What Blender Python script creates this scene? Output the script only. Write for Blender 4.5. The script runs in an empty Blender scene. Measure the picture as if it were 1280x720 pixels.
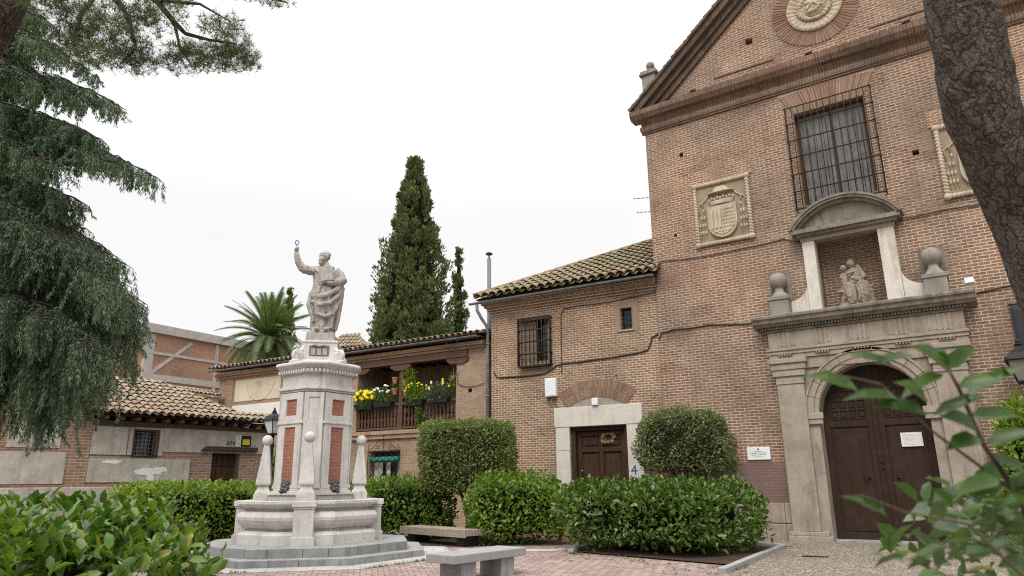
import bpy, bmesh, math, random
import numpy as np
from mathutils import Vector, Matrix
from mathutils.geometry import tessellate_polygon

S = bpy.context.scene
COL = S.collection
R = math.radians

# ---------------------------------------------------------------- camera
FPX, PITCH, ROLL, YAW, EYE = 881.6, R(15.4156), R(-0.6086), R(34.424), 1.6
def _rotz(v):
    c, s = math.cos(YAW), math.sin(YAW)
    return Vector((c*v[0]-s*v[1], s*v[0]+c*v[1], v[2]))
_r0, _u0 = Vector((1, 0, 0)), Vector((0, -math.sin(PITCH), math.cos(PITCH)))
CF = _rotz(Vector((0, math.cos(PITCH), math.sin(PITCH))))
CR = _rotz(math.cos(ROLL)*_r0 + math.sin(ROLL)*_u0)
CU = _rotz(-math.sin(ROLL)*_r0 + math.cos(ROLL)*_u0)
CAM = Vector((0, 0, EYE))
cam = bpy.data.cameras.new('camera')
cam.sensor_width = 36; cam.lens = FPX/1280*36
cam.clip_start = 0.05; cam.clip_end = 2000
cam.dof.use_dof = True; cam.dof.focus_distance = 17.0; cam.dof.aperture_fstop = 4.0
camo = bpy.data.objects.new('camera', cam); COL.objects.link(camo)
m3 = Matrix((CR, CU, -CF)).transposed()
camo.matrix_world = Matrix.Translation(CAM) @ m3.to_4x4()
S.camera = camo

# ---------------------------------------------------------------- world and sun (overcast)
SUN_EL, SUN_AZ = R(50), R(165)          # azimuth clockwise from +Y
W = bpy.data.worlds.new('World'); S.world = W; W.use_nodes = True
wn, wl = W.node_tree.nodes, W.node_tree.links
bg = wn['Background']
sky = wn.new('ShaderNodeTexSky'); sky.sky_type = 'NISHITA'; sky.sun_disc = False
sky.sun_elevation = SUN_EL; sky.sun_rotation = SUN_AZ; sky.dust_density = 4.0
hs = wn.new('ShaderNodeHueSaturation'); hs.inputs['Saturation'].default_value = .15
tc = wn.new('ShaderNodeTexCoord')
cn = wn.new('ShaderNodeTexNoise'); cn.inputs['Scale'].default_value = 2.2; cn.inputs['Detail'].default_value = 5
mr = wn.new('ShaderNodeMapRange'); mr.inputs[1].default_value = .3; mr.inputs[2].default_value = .7; mr.inputs[3].default_value = .97; mr.inputs[4].default_value = 1.03
sz = wn.new('ShaderNodeSeparateXYZ'); cr = wn.new('ShaderNodeValToRGB')      # an overcast sky: the zenith several times brighter than the low sky
for k_, (p_, v_) in enumerate(((0., 5.45), (.36, 5.6), (.62, 8.), (1., 21.))):
    e_ = cr.color_ramp.elements[k_] if k_ < 2 else cr.color_ramp.elements.new(p_)
    e_.position = p_; e_.color = (v_, v_, v_*1.005, 1)
mx = wn.new('ShaderNodeMix'); mx.data_type = 'RGBA'; mx.inputs[0].default_value = .97
ml = wn.new('ShaderNodeMix'); ml.data_type = 'RGBA'; ml.blend_type = 'MULTIPLY'; ml.inputs[0].default_value = 1
wl.new(sky.outputs[0], hs.inputs['Color']); wl.new(tc.outputs['Generated'], cn.inputs['Vector']); wl.new(tc.outputs['Generated'], sz.inputs[0])
wl.new(sz.outputs['Z'], cr.inputs[0]); wl.new(cn.outputs[0], mr.inputs[0]); wl.new(cr.outputs[0], ml.inputs[6]); wl.new(mr.outputs[0], ml.inputs[7])
wl.new(hs.outputs[0], mx.inputs[6]); wl.new(ml.outputs[2], mx.inputs[7])
wl.new(mx.outputs[2], bg.inputs['Color']); bg.inputs['Strength'].default_value = .12
sd = bpy.data.lights.new('sun', 'SUN'); sd.energy = 1.5; sd.angle = R(28); sd.color = (1, .965, .92)
so = bpy.data.objects.new('sun', sd); COL.objects.link(so)
sv = Vector((math.sin(SUN_AZ)*math.cos(SUN_EL), math.cos(SUN_AZ)*math.cos(SUN_EL), math.sin(SUN_EL)))
so.rotation_euler = sv.to_track_quat('Z', 'Y').to_euler(); so.location = sv*60
S.view_settings.view_transform = 'Standard'; S.view_settings.look = 'None'
S.view_settings.exposure = 0.54; S.view_settings.gamma = 1
S.render.engine = 'CYCLES'; S.cycles.filter_width = 1.15; S.cycles.use_denoising = False

# ---------------------------------------------------------------- scene tree helpers
def tag(o, label=None, cat=None, group=None, kind=None):
    if label: o['label'] = label
    if cat: o['category'] = cat
    if group: o['group'] = group
    if kind: o['kind'] = kind
    return o
def thing(name, label, cat, loc=(0, 0, 0), rz=0, group=None):
    o = bpy.data.objects.new(name, None); COL.objects.link(o)
    o.empty_display_size = .2
    o.location = loc; o.rotation_euler = (0, 0, rz)
    return tag(o, label, cat, group)
def dup(root, loc=None, rz=None, label=None):
    def cp(o, par):
        c = o.copy(); COL.objects.link(c)
        if par is not None:
            c.parent = par
        for ch in [x for x in bpy.data.objects if x.parent == o]:
            cp(ch, c)
        return c
    r = cp(root, None)
    if loc is not None: r.location = loc
    if rz is not None: r.rotation_euler = (0, 0, rz)
    if label: r['label'] = label
    return r
def link(name, me, parent=None, loc=None):
    o = bpy.data.objects.new(name, me); COL.objects.link(o)
    if parent is not None: o.parent = parent
    if loc is not None: o.location = loc
    return o

# a pixel of the 1280 x 720 view meets a plane or a distance
def ray(px, py):
    return CF + CR*((px-640)/FPX) - CU*((py-360)/FPX)
def atd(px, py, d): return CAM + ray(px, py)*d

# ---------------------------------------------------------------- mesh builder
class MB:
    def __init__(s): s.v = []; s.f = []; s.m = []
    def add(s, verts, faces, mi=0):
        b = len(s.v); s.v += [tuple(v) for v in verts]
        s.f += [tuple(i+b for i in f) for f in faces]; s.m += [mi]*len(faces); return s
    def box(s, x0, x1, y0, y1, z0, z1, mi=0):
        v = [(x0,y0,z0),(x1,y0,z0),(x1,y1,z0),(x0,y1,z0),(x0,y0,z1),(x1,y0,z1),(x1,y1,z1),(x0,y1,z1)]
        return s.add(v, [(0,3,2,1),(4,5,6,7),(0,1,5,4),(1,2,6,5),(2,3,7,6),(3,0,4,7)], mi)
    def obox(s, c, size, rot=None, mi=0):
        a, b, d = (q/2 for q in size); c = Vector(c)
        v = [Vector(p) for p in ((-a,-b,-d),(a,-b,-d),(a,b,-d),(-a,b,-d),(-a,-b,d),(a,-b,d),(a,b,d),(-a,b,d))]
        if rot is not None: v = [rot @ p for p in v]
        return s.add([p+c for p in v], [(0,3,2,1),(4,5,6,7),(0,1,5,4),(1,2,6,5),(2,3,7,6),(3,0,4,7)], mi)
    def prism(s, outer, y0, y1, holes=(), mi=0, back=True):
        """outline in x,z; front face at y0, back at y1 (y0 < y1)"""
        def area(p): return sum(p[i-1][0]*p[i][1]-p[i][0]*p[i-1][1] for i in range(len(p)))
        outer = list(outer)
        if area(outer) < 0: outer.reverse()
        hs_ = []
        for h in holes:
            h = list(h)
            if area(h) > 0: h.reverse()
            hs_.append(h)
        loops = [outer]+hs_
        tri = tessellate_polygon([[Vector((x, z, 0)) for x, z in l] for l in loops])
        flat = [p for l in loops for p in l]; n = len(flat)
        v = [(x, y0, z) for x, z in flat]+[(x, y1, z) for x, z in flat]
        f = []
        for t in tri:
            a, b, c = (flat[i] for i in t)
            cr_ = (b[0]-a[0])*(c[1]-a[1])-(b[1]-a[1])*(c[0]-a[0])
            if abs(cr_) < 1e-10: continue
            t = tuple(t) if cr_ > 0 else tuple(reversed(t))
            f.append(t)
            if back: f.append(tuple(i+n for i in reversed(t)))
        k = 0
        for l in loops:
            m = len(l)
            for i in range(m):
                j = (i+1) % m
                f.append((k+i, k+i+n, k+j+n, k+j))
            k += m
        return s.add(v, f, mi)
    def extr(s, prof, x0, x1, mi=0):
        """closed profile in (y,z) swept along x"""
        n = len(prof)
        v = [(x0, y, z) for y, z in prof]+[(x1, y, z) for y, z in prof]
        f = [(i, (i+1) % n, (i+1) % n+n, i+n) for i in range(n)]
        f += [tuple(reversed(range(n))), tuple(range(n, 2*n))]
        return s.add(v, f, mi)
    def loft(s, rings, cap=True, mi=0, closed=True):
        n = len(rings[0]); v = [p for r in rings for p in r]; f = []
        for k in range(len(rings)-1):
            for i in range(n if closed else n-1):
                j = (i+1) % n
                f.append((k*n+i, k*n+j, (k+1)*n+j, (k+1)*n+i))
        if cap:
            f.append(tuple(reversed(range(n)))); f.append(tuple(range((len(rings)-1)*n, len(rings)*n)))
        return s.add(v, f, mi)
    def lathe(s, prof, c=(0, 0), n=20, mi=0, cap=True):
        return s.loft([[(c[0]+r*math.cos(2*math.pi*i/n), c[1]+r*math.sin(2*math.pi*i/n), z) for i in range(n)] for r, z in prof], cap, mi)
    def tube(s, path, rad, n=8, mi=0, cap=True):
        path = [Vector(p) for p in path]
        if not hasattr(rad, '__len__'): rad = [rad]*len(path)
        rings = []; prev = None
        for i, p in enumerate(path):
            d = (path[min(i+1, len(path)-1)]-path[max(i-1, 0)])
            if d.length < 1e-9: d = Vector((0, 0, 1))
            d.normalize()
            if prev is None:
                a = Vector((0, 0, 1)) if abs(d.z) < .9 else Vector((1, 0, 0))
                u = d.cross(a).normalized()
            else:
                u = (prev-d*prev.dot(d)).normalized()
            prev = u; w = d.cross(u)
            rings.append([p+(u*math.cos(2*math.pi*k/n)+w*math.sin(2*math.pi*k/n))*rad[i] for k in range(n)])
        return s.loft(rings, cap, mi)
    def ell(s, c, r, rot=None, nu=14, nv=9, mi=0):
        c = Vector(c); v = []; f = []
        for j in range(1, nv):
            t = math.pi*j/nv
            for i in range(nu):
                a = 2*math.pi*i/nu
                v.append(Vector((r[0]*math.sin(t)*math.cos(a), r[1]*math.sin(t)*math.sin(a), r[2]*math.cos(t))))
        v.append(Vector((0, 0, r[2]))); v.append(Vector((0, 0, -r[2])))
        if rot is not None: v = [rot @ p for p in v]
        m = (nv-1)*nu
        for j in range(nv-2):
            for i in range(nu):
                k = (i+1) % nu
                f.append((j*nu+i, (j+1)*nu+i, (j+1)*nu+k, j*nu+k))
        for i in range(nu):
            k = (i+1) % nu
            f.append((m, i, k)); f.append((m+1, (nv-2)*nu+k, (nv-2)*nu+i))
        return s.add([p+c for p in v], f, mi)
    def xform(s, mat, start=0):
        s.v[start:] = [tuple(mat @ Vector(p)) for p in s.v[start:]]; return s
    def mesh(s, name, mats, smooth=False):
        me = bpy.data.meshes.new(name); me.from_pydata(s.v, [], s.f)
        if not isinstance(mats, (list, tuple)): mats = [mats]
        for m in mats: me.materials.append(m)
        if len(mats) > 1: me.polygons.foreach_set('material_index', s.m)
        boxuv(me)
        if smooth: me.polygons.foreach_set('use_smooth', [True]*len(me.polygons))
        me.update(); return me
    def build(s, name, mats, parent=None, smooth=False, bevel=0, loc=None, segs=2):
        o = link(name, s.mesh(name, mats, smooth), parent, loc)
        if bevel:
            b = o.modifiers.new('bevel', 'BEVEL'); b.width = bevel; b.segments = segs
            b.limit_method = 'ANGLE'; b.angle_limit = R(40)
            b.harden_normals = False
        return o
def pieces(mb, gap=.006):
    """the solids of a builder, those that touch kept together"""
    n = len(mb.v); par = list(range(n))
    def find(i):
        while par[i] != i: par[i] = par[par[i]]; i = par[i]
        return i
    for fc in mb.f:
        a = find(fc[0])
        for i in fc[1:]: par[find(i)] = a
    comp = {}
    for k, fc in enumerate(mb.f): comp.setdefault(find(fc[0]), []).append(k)
    items = []
    for ks in comp.values():
        vs = [mb.v[i] for k in ks for i in mb.f[k]]
        items.append([[min(v[c] for v in vs)-gap for c in range(3)], [max(v[c] for v in vs)+gap for c in range(3)], ks])
    done = False
    while not done:
        done = True; out = []
        for it in items:
            for o in out:
                if all(it[0][c] <= o[1][c] and o[0][c] <= it[1][c] for c in range(3)):
                    o[0] = [min(o[0][c], it[0][c]) for c in range(3)]; o[1] = [max(o[1][c], it[1][c]) for c in range(3)]; o[2] = o[2]+it[2]; done = False; break
            else: out.append(it)
        items = out
    res = []
    for _, _, ks in items:
        q = MB(); mp = {}
        for k in ks:
            fc = []
            for i in mb.f[k]:
                if i not in mp: mp[i] = len(q.v); q.v.append(mb.v[i])
                fc.append(mp[i])
            q.f.append(tuple(fc)); q.m.append(mb.m[k])
        res.append(q)
    return res
def build_each(mb, name, mats, parent=None, smooth=False, bevel=0, gap=.006):
    return [q.build(name, mats, parent, smooth, bevel) for q in pieces(mb, gap)]
def boxuv(me):
    """metres on every face: u along the horizontal tangent, v up (or across on flat faces)"""
    uvl = me.uv_layers.new(name='uv')
    np_ = len(me.polygons); nl = len(me.loops); nv = len(me.vertices)
    nor = np.empty(np_*3); me.polygons.foreach_get('normal', nor); nor = nor.reshape(-1, 3)
    tot = np.empty(np_, dtype=np.int32); me.polygons.foreach_get('loop_total', tot)
    vi = np.empty(nl, dtype=np.int32); me.loops.foreach_get('vertex_index', vi)
    co = np.empty(nv*3); me.vertices.foreach_get('co', co); co = co.reshape(-1, 3)[vi]
    nn = np.repeat(nor, tot, axis=0)
    flat = np.abs(nn[:, 2]) > .8
    t = np.stack([-nn[:, 1], nn[:, 0], np.zeros(nl)], 1)
    ax = np.abs(t[:, 0]) > np.abs(t[:, 1])
    ln = np.linalg.norm(t, axis=1)+1e-9
    u = (co*t).sum(1)/ln
    v = co[:, 2].copy()
    u[flat] = co[flat, 0]; v[flat] = co[flat, 1]
    uvl.data.foreach_set('uv', np.stack([u, v], 1).ravel())
def sculpt(mb, name, mat, parent, voxel=.02, smooth=3, rough=0.):
    """fuse overlapping solids into one continuous carved surface"""
    me = mb.mesh(name+'_src', mat); o = bpy.data.objects.new('tmp', me); COL.objects.link(o)
    r = o.modifiers.new('r', 'REMESH'); r.mode = 'VOXEL'; r.voxel_size = voxel
    sm = o.modifiers.new('s', 'SMOOTH'); sm.factor = .5; sm.iterations = smooth
    if rough:
        tx = bpy.data.textures.get('carving') or bpy.data.textures.new('carving', 'CLOUDS'); tx.noise_scale = .055; tx.noise_depth = 3
        d_ = o.modifiers.new('d', 'DISPLACE'); d_.texture = tx; d_.strength = rough; d_.mid_level = .5; d_.texture_coords = 'LOCAL'
    dg = bpy.context.evaluated_depsgraph_get(); dg.update()
    out = bpy.data.meshes.new_from_object(o.evaluated_get(dg)); out.name = name
    bpy.data.objects.remove(o); bpy.data.meshes.remove(me)
    out.materials.clear(); out.materials.append(mat)
    out.polygons.foreach_set('use_smooth', [True]*len(out.polygons))
    return link(name, out, parent)
def text(name, body, size, mat, parent, loc, rot=(R(90), 0, 0), ext=.002):
    c = bpy.data.curves.new(name, 'FONT'); c.body = body; c.size = size; c.extrude = ext
    c.align_x = 'CENTER'; c.align_y = 'CENTER'
    o = bpy.data.objects.new('tmp', c); COL.objects.link(o)
    dg = bpy.context.evaluated_depsgraph_get(); dg.update()
    me = bpy.data.meshes.new_from_object(o.evaluated_get(dg)); me.name = name
    bpy.data.objects.remove(o)
    me.materials.clear(); me.materials.append(mat)
    q = link(name, me, parent); q.location = loc; q.rotation_euler = rot
    return q

# ---------------------------------------------------------------- materials
class NT:
    def __init__(s, name):
        s.mat = bpy.data.materials.new(name); s.mat.use_nodes = True
        s.n, s.l = s.mat.node_tree.nodes, s.mat.node_tree.links
        s.b = s.n['Principled BSDF']
        s.b.inputs['Roughness'].default_value = .85
        s.b.inputs['Specular IOR Level'].default_value = .08
    def node(s, t, **kw):
        nd = s.n.new('ShaderNode'+t)
        for k, v in kw.items():
            if hasattr(nd, k) and k not in nd.inputs.keys(): setattr(nd, k, v)
            else: s.put(nd.inputs[k], v)
        return nd
    def put(s, sock, v):
        if isinstance(v, bpy.types.NodeSocket): s.l.new(v, sock)
        elif isinstance(v, bpy.types.Node): s.l.new(v.outputs[0], sock)
        else: sock.default_value = v
    def coord(s, kind='Object'):
        return s.node('TexCoord').outputs[kind]
    def noise(s, vec, scale, detail=4, rough=.55):
        nd = s.node('TexNoise', Scale=scale, Detail=detail, Roughness=rough); s.put(nd.inputs['Vector'], vec); return nd.outputs[0]
    def mapping(s, vec, scale=(1,1,1), rot=(0,0,0), loc=(0,0,0)):
        nd = s.node('Mapping'); s.put(nd.inputs['Vector'], vec); nd.inputs['Scale'].default_value = scale
        nd.inputs['Rotation'].default_value = rot; nd.inputs['Location'].default_value = loc; return nd.outputs[0]
    def ramp(s, fac, stops):
        nd = s.node('ValToRGB'); s.put(nd.inputs[0], fac); e = nd.color_ramp.elements
        while len(e) < len(stops): e.new(.5)
        for i, (p, c) in enumerate(stops):
            e[i].position = p
            e[i].color = (c, c, c, 1) if not hasattr(c, '__len__') else (*c[:3], 1)
        return nd.outputs[0]
    def mix(s, fac, a, b, mode='MIX'):
        nd = s.node('Mix'); nd.data_type = 'RGBA'; nd.blend_type = mode
        s.put(nd.inputs[0], fac)
        for k, v in ((6, a), (7, b)):
            if isinstance(v, (tuple, list)): v = (*v[:3], 1)
            s.put(nd.inputs[k], v)
        return nd.outputs[2]
    def math(s, op, a, b=0.):
        nd = s.node('Math'); nd.operation = op; s.put(nd.inputs[0], a); s.put(nd.inputs[1], b); return nd.outputs[0]
    def bump(s, h, dist=.01, strength=1., normal=None):
        nd = s.node('Bump', Distance=dist, Strength=strength); s.put(nd.inputs['Height'], h)
        if normal is not None: s.put(nd.inputs['Normal'], normal)
        return nd.outputs[0]
    def done(s, color=None, rough=None, normal=None, metal=None, spec=None):
        if color is not None: s.put(s.b.inputs['Base Color'], (*color[:3], 1) if isinstance(color, tuple) else color)
        if rough is not None: s.put(s.b.inputs['Roughness'], rough)
        if normal is not None: s.put(s.b.inputs['Normal'], normal)
        if metal is not None: s.b.inputs['Metallic'].default_value = metal
        if spec is not None: s.b.inputs['Specular IOR Level'].default_value = spec
        return s.mat

def brick_mat(name, c1, c2, mortar, w=.27, h=.085, ms=.013, rot=0, stain=.35, streak=.3, patch=.3, seed=0., bumpd=.012, dark=(.12, .085, .065)):
    t = NT(name); uv = t.coord('UV')
    uv = t.mapping(uv, loc=(seed, seed*.37, 0), rot=(0, 0, rot))
    nz = t.node('TexNoise', Scale=5., Detail=3.); t.put(nz.inputs['Vector'], uv)
    wob = t.node('VectorMath', operation='MULTIPLY_ADD')
    t.put(wob.inputs[0], nz.outputs['Color']); wob.inputs[1].default_value = (.03, .02, 0); t.put(wob.inputs[2], uv)
    b = t.node('TexBrick'); b.offset = .5; b.squash = 1
    t.put(b.inputs['Vector'], wob.outputs[0])
    b.inputs['Color1'].default_value = (0, 0, 0, 1); b.inputs['Color2'].default_value = (1, 1, 1, 1); b.inputs['Mortar'].default_value = (.5, .5, .5, 1)
    for k, v in (('Scale', 1), ('Mortar Size', ms), ('Mortar Smooth', .25), ('Bias', 0), ('Brick Width', w), ('Row Height', h)): b.inputs[k].default_value = v
    fine = t.noise(uv, 60, 4, .7)
    mid = t.noise(uv, 7, 4)
    big = t.noise(uv, .55, 5, .6)
    col = t.mix(b.outputs[0], c1, c2)
    col = t.mix(t.ramp(fine, [(.3, 0.), (.75, .55)]), col, tuple(x*.6 for x in c1))
    col = t.mix(t.ramp(mid, [(.35, 0.), (.8, .45)]), col, tuple(.5*x+.5*y for x, y in zip(c2, mortar)))
    mo = t.mix(t.math('ADD', t.math('MULTIPLY', t.ramp(t.noise(uv, .7, 4, .6), [(.33, 0.), (.5, 1.)]), .8), t.math('MULTIPLY', mid, .3)), tuple(.45*x+.3*y for x, y in zip(mortar, c2)), mortar)
    # old repairs: mortar smeared over the bricks here and there
    smear = t.math('MULTIPLY', t.ramp(t.noise(uv, 1.3, 6, .65), [(.55, 0.), (.72, patch)]), 1.)
    fac = t.math('MAXIMUM', b.outputs['Fac'], smear)
    col = t.mix(fac, col, mo)
    col = t.mix(t.ramp(big, [(.38, stain), (.62, 0.)]), col, dark, 'MIX')
    st = t.noise(t.mapping(uv, scale=(2.2, .18, 1)), 1., 5, .6)
    col = t.mix(t.ramp(st, [(.52, 0.), (.75, streak)]), col, dark, 'MIX')
    drift = t.noise(uv, .33, 3, .5)
    col = t.mix(t.ramp(drift, [(.40, .55), (.52, 0.)]), col, t.mix(1., col, (.80, .84, .86), 'MULTIPLY'))
    col = t.mix(t.ramp(drift, [(.50, 0.), (.64, .5)]), col, t.mix(1., col, (1.16, 1.02, .90), 'MULTIPLY'))
    rb = t.node('TexBrick'); t.put(rb.inputs['Vector'], t.mapping(uv, loc=(.37, .21, 0)))
    rb.inputs['Color1'].default_value = (0, 0, 0, 1); rb.inputs['Color2'].default_value = (1, 1, 1, 1); rb.inputs['Mortar'].default_value = (0, 0, 0, 1)
    for k, v in (('Scale', 1), ('Mortar Size', 0), ('Brick Width', w*3), ('Row Height', h*4)): rb.inputs[k].default_value = v
    rep_ = t.math('MULTIPLY', t.ramp(rb.outputs[0], [(.90, 0.), (.93, .55)]), t.ramp(t.noise(uv, 9, 3), [(.38, 0.), (.5, 1.)]))
    col = t.mix(rep_, col, t.mix(1., col, (.66, .60, .58), 'MULTIPLY'))
    h1 = t.math('MULTIPLY', b.outputs['Fac'], -1.)
    h2 = t.math('ADD', h1, t.math('MULTIPLY', fine, .45))
    h3 = t.math('ADD', h2, t.math('MULTIPLY', mid, .35))
    return t.done(col, .92, t.bump(h3, bumpd, .9))

def island_mat(name, c1, c2, rough=.9, bumps=40, moss=None, mossamt=.5, bumpd=.006, patchscale=1.2):
    """bricks or tiles modelled one by one: each gets its own tone"""
    t = NT(name); oc = t.coord('Object')
    rnd = t.node('NewGeometry').outputs['Random Per Island']
    nz = t.noise(oc, bumps, 4, .65); mid = t.noise(oc, 6, 4)
    col = t.mix(rnd, c1, c2)
    col = t.mix(t.ramp(nz, [(.3, .0), (.8, .5)]), col, tuple(x*.5 for x in c1))
    if moss:
        mm = t.math('ADD', t.math('MULTIPLY', rnd, .35), t.noise(oc, patchscale, 5, .6))
        col = t.mix(t.ramp(mm, [(.55, 0.), (.85, mossamt)]), col, moss)
        col = t.mix(t.ramp(t.noise(oc, 18, 3), [(.55, 0.), (.72, .55)]), col, tuple(.35*x+.25 for x in c2))
        col = t.mix(t.ramp(mid, [(.5, 0.), (.75, .6)]), col, (.05, .045, .035))
    return t.done(col, rough, t.bump(nz, bumpd, .8))

def stone_mat(name, c, dirt=(.12, .11, .095), var=.25, dirtamt=.5, scale=1., bumpd=.006, grain=70, up=.0, patch=None):
    t = NT(name); oc = t.coord('Object')
    a = t.noise(oc, 2.2*scale, 6, .6); f = t.noise(oc, grain, 3, .7); m = t.noise(oc, 11*scale, 5, .65)
    col = t.mix(t.ramp(a, [(.3, 0.), (.7, 1.)]), tuple(x*(1-var) for x in c), tuple(min(1, x*(1+var*.35)) for x in c))
    col = t.mix(t.ramp(f, [(.35, .35), (.65, 0.)]), col, tuple(x*.55 for x in c))
    if patch is not None:
        col = t.mix(t.ramp(t.noise(oc, 1.5*scale, 4), [(.52, 0.), (.62, .6)]), col, patch)
    st = t.noise(t.mapping(oc, scale=(5, 5, .7)), 1., 5, .65)
    col = t.mix(t.ramp(st, [(.5, 0.), (.75, dirtamt)]), col, dirt)
    col = t.mix(t.ramp(m, [(.55, 0.), (.78, dirtamt*.8)]), col, dirt)
    h = t.math('ADD', t.math('MULTIPLY', f, .5), m)
    return t.done(col, .88, t.bump(h, bumpd, .8))

def plain_mat(name, c, rough=.6, metal=0, var=.15, scale=8, bumpd=.002, spec=.2):
    t = NT(name); oc = t.coord('Object')
    a = t.noise(oc, scale, 5)
    col = t.mix(t.ramp(a, [(.3, 0.), (.7, 1.)]), tuple(x*(1-var) for x in c), tuple(min(1, x*(1+var)) for x in c))
    return t.done(col, rough, t.bump(t.noise(oc, scale*8, 3), bumpd, .6), metal, spec)

def wood_mat(name, c, rough=.6, along='z', var=.4, scale=1., worn=0.):
    t = NT(name); oc = t.coord('Object')
    sc = {'x': (1.2, 22, 22), 'y': (22, 1.2, 22), 'z': (22, 22, 1.2)}[along]
    g = t.noise(t.mapping(oc, scale=tuple(q*scale for q in sc)), 1., 5, .6)
    col = t.mix(t.ramp(g, [(.3, 0.), (.7, 1.)]), tuple(x*(1-var) for x in c), tuple(min(1, x*(1+var*.6)) for x in c))
    if worn: col = t.mix(t.ramp(t.noise(oc, 2.5, 5), [(.5, 0.), (.75, worn)]), col, tuple(min(1, x*1.6+.03) for x in c))
    return t.done(col, rough, t.bump(g, .004, .7), spec=.1)

def leaf_mat(name, c1, c2, trans=.35, rough=.4, spec=.4, scale=.9, old=None):
    """foliage: tone by leaf and by clump, light passing through the blade"""
    t = NT(name); oc = t.coord('Object')
    rnd = t.node('NewGeometry').outputs['Random Per Island']
    clump = t.ramp(t.noise(oc, scale, 4), [(.35, 0.), (.65, 1.)])
    f = t.math('ADD', t.math('MULTIPLY', rnd, .65), t.math('MULTIPLY', clump, .35))
    col = t.mix(f, c1, c2)
    col = t.mix(t.ramp(t.noise(oc, 28, 3), [(.4, .35), (.6, 0.)]), col, tuple(x*.62 for x in c1))
    if 'leaf' in name and 'cypress' not in name and 'palm' not in name and 'near' not in name:
        col = t.mix(t.ramp(rnd, [(.965, 0.), (.975, .75)]), col, (.30, .24, .05))
        col = t.mix(t.ramp(rnd, [(.012, .8), (.018, 0.)]), col, (.13, .075, .035))
    t.put(t.b.inputs['Base Color'], col); t.b.inputs['Roughness'].default_value = rough
    t.b.inputs['Specular IOR Level'].default_value = spec
    tr = t.node('BsdfTranslucent')
    tint = t.mix(1., col, (1.15, 1.35, .5), 'MULTIPLY'); t.put(tr.inputs['Color'], tint)
    ms = t.node('MixShader'); ms.inputs[0].default_value = trans
    t.l.new(t.b.outputs[0], ms.inputs[1]); t.l.new(tr.outputs[0], ms.inputs[2])
    t.l.new(ms.outputs[0], t.n['Material Output'].inputs['Surface'])
    return t.mat

M = {}
M['brick'] = brick_mat('church_brick', (.17, .088, .053), (.295, .172, .110), (.56, .45, .355), ms=.0145, stain=.34, streak=.34)
M['brick2'] = brick_mat('house_brick', (.185, .090, .048), (.325, .185, .112), (.57, .46, .35), ms=.015, seed=3.1, stain=.22, streak=.22, w=.25, h=.08)
M['brick3'] = brick_mat('gallery_brick', (.29, .175, .11), (.42, .285, .19), (.50, .40, .30), seed=7.7, stain=.14, streak=.16, ms=.010, w=.27, h=.075)
M['brick4'] = brick_mat('old_brick', (.25, .135, .085), (.37, .23, .155), (.45, .38, .31), seed=1.7, stain=.25, streak=.2, w=.28, h=.085)
M['brick_pink'] = brick_mat('painted_brick', (.26, .15, .14), (.31, .20, .185), (.25, .17, .155), seed=2.2, stain=.3, streak=.2, patch=.2)
M['brick_orange'] = brick_mat('party_wall_brick', (.38, .195, .122), (.48, .275, .18), (.40, .29, .22), seed=5.2, w=.28, h=.09, ms=.011, stain=.25, streak=.2)
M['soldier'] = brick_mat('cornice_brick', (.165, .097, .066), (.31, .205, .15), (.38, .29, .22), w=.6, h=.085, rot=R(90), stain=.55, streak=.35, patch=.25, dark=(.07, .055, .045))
M['soldier_dark'] = brick_mat('raking_brick', (.085, .055, .040), (.165, .108, .08), (.20, .155, .12), w=.6, h=.085, rot=R(90), stain=.6, streak=.35, patch=.25, dark=(.05, .042, .034))  # darker cornice brick: shade and dark moss of the rake put into its colour
M['soldier2'] = brick_mat('ledge_brick', (.30, .17, .11), (.42, .28, .19), (.5, .41, .31), w=.6, h=.075, rot=R(90), stain=.2, patch=.2)
M['fountain_brick'] = brick_mat('fountain_brick', (.29, .10, .065), (.37, .15, .10), (.38, .25, .19), w=.24, h=.08, ms=.008, stain=.15, streak=.1, patch=.15)
M['voussoir'] = island_mat('voussoir_brick', (.205, .118, .08), (.32, .205, .145))
M['mortar'] = stone_mat('mortar', (.50, .41, .325), var=.3, bumpd=.008)
M['sandstone'] = stone_mat('portal_stone', (.375, .312, .25), dirt=(.13, .105, .085), dirtamt=.55, var=.3, patch=(.33, .30, .26))
M['darkstone'] = stone_mat('weathered_cornice_stone', (.27, .235, .19), dirt=(.05, .047, .042), dirtamt=.8, var=.4)
M['relief_ground'] = stone_mat('relief_ground_stone', (.34, .265, .185), dirt=(.14, .105, .075), dirtamt=.5, var=.25)  # darker copy of the relief stone: shade of the recess put into its colour
M['relief'] = stone_mat('relief_stone', (.50, .42, .31), dirt=(.17, .13, .09), dirtamt=.5, var=.25)
M['statue_dark'] = stone_mat('niche_statue_stone', (.36, .295, .235), dirt=(.10, .08, .065), dirtamt=.7, var=.3, scale=3)
M['greyball'] = stone_mat('ball_stone', (.30, .27, .235), dirt=(.10, .095, .085), dirtamt=.6, var=.3)
M['whitewash'] = stone_mat('flaking_whitewash', (.66, .62, .55), dirt=(.27, .20, .14), dirtamt=.75, var=.15, scale=1.6)
M['limestone'] = stone_mat('fountain_limestone', (.62, .595, .56), dirt=(.24, .215, .185), dirtamt=.55, var=.18, scale=1.2)
M['statue'] = stone_mat('statue_stone', (.43, .40, .365), dirt=(.10, .09, .08), dirtamt=.75, var=.3, scale=3., bumpd=.012)
M['granite'] = stone_mat('granite', (.33, .33, .325), dirt=(.17, .17, .165), dirtamt=.4, var=.15, grain=120, bumpd=.004)
M['granite_wet'] = stone_mat('granite_step', (.33, .33, .325), dirt=(.09, .09, .086), dirtamt=.6, var=.25, grain=90)
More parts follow.
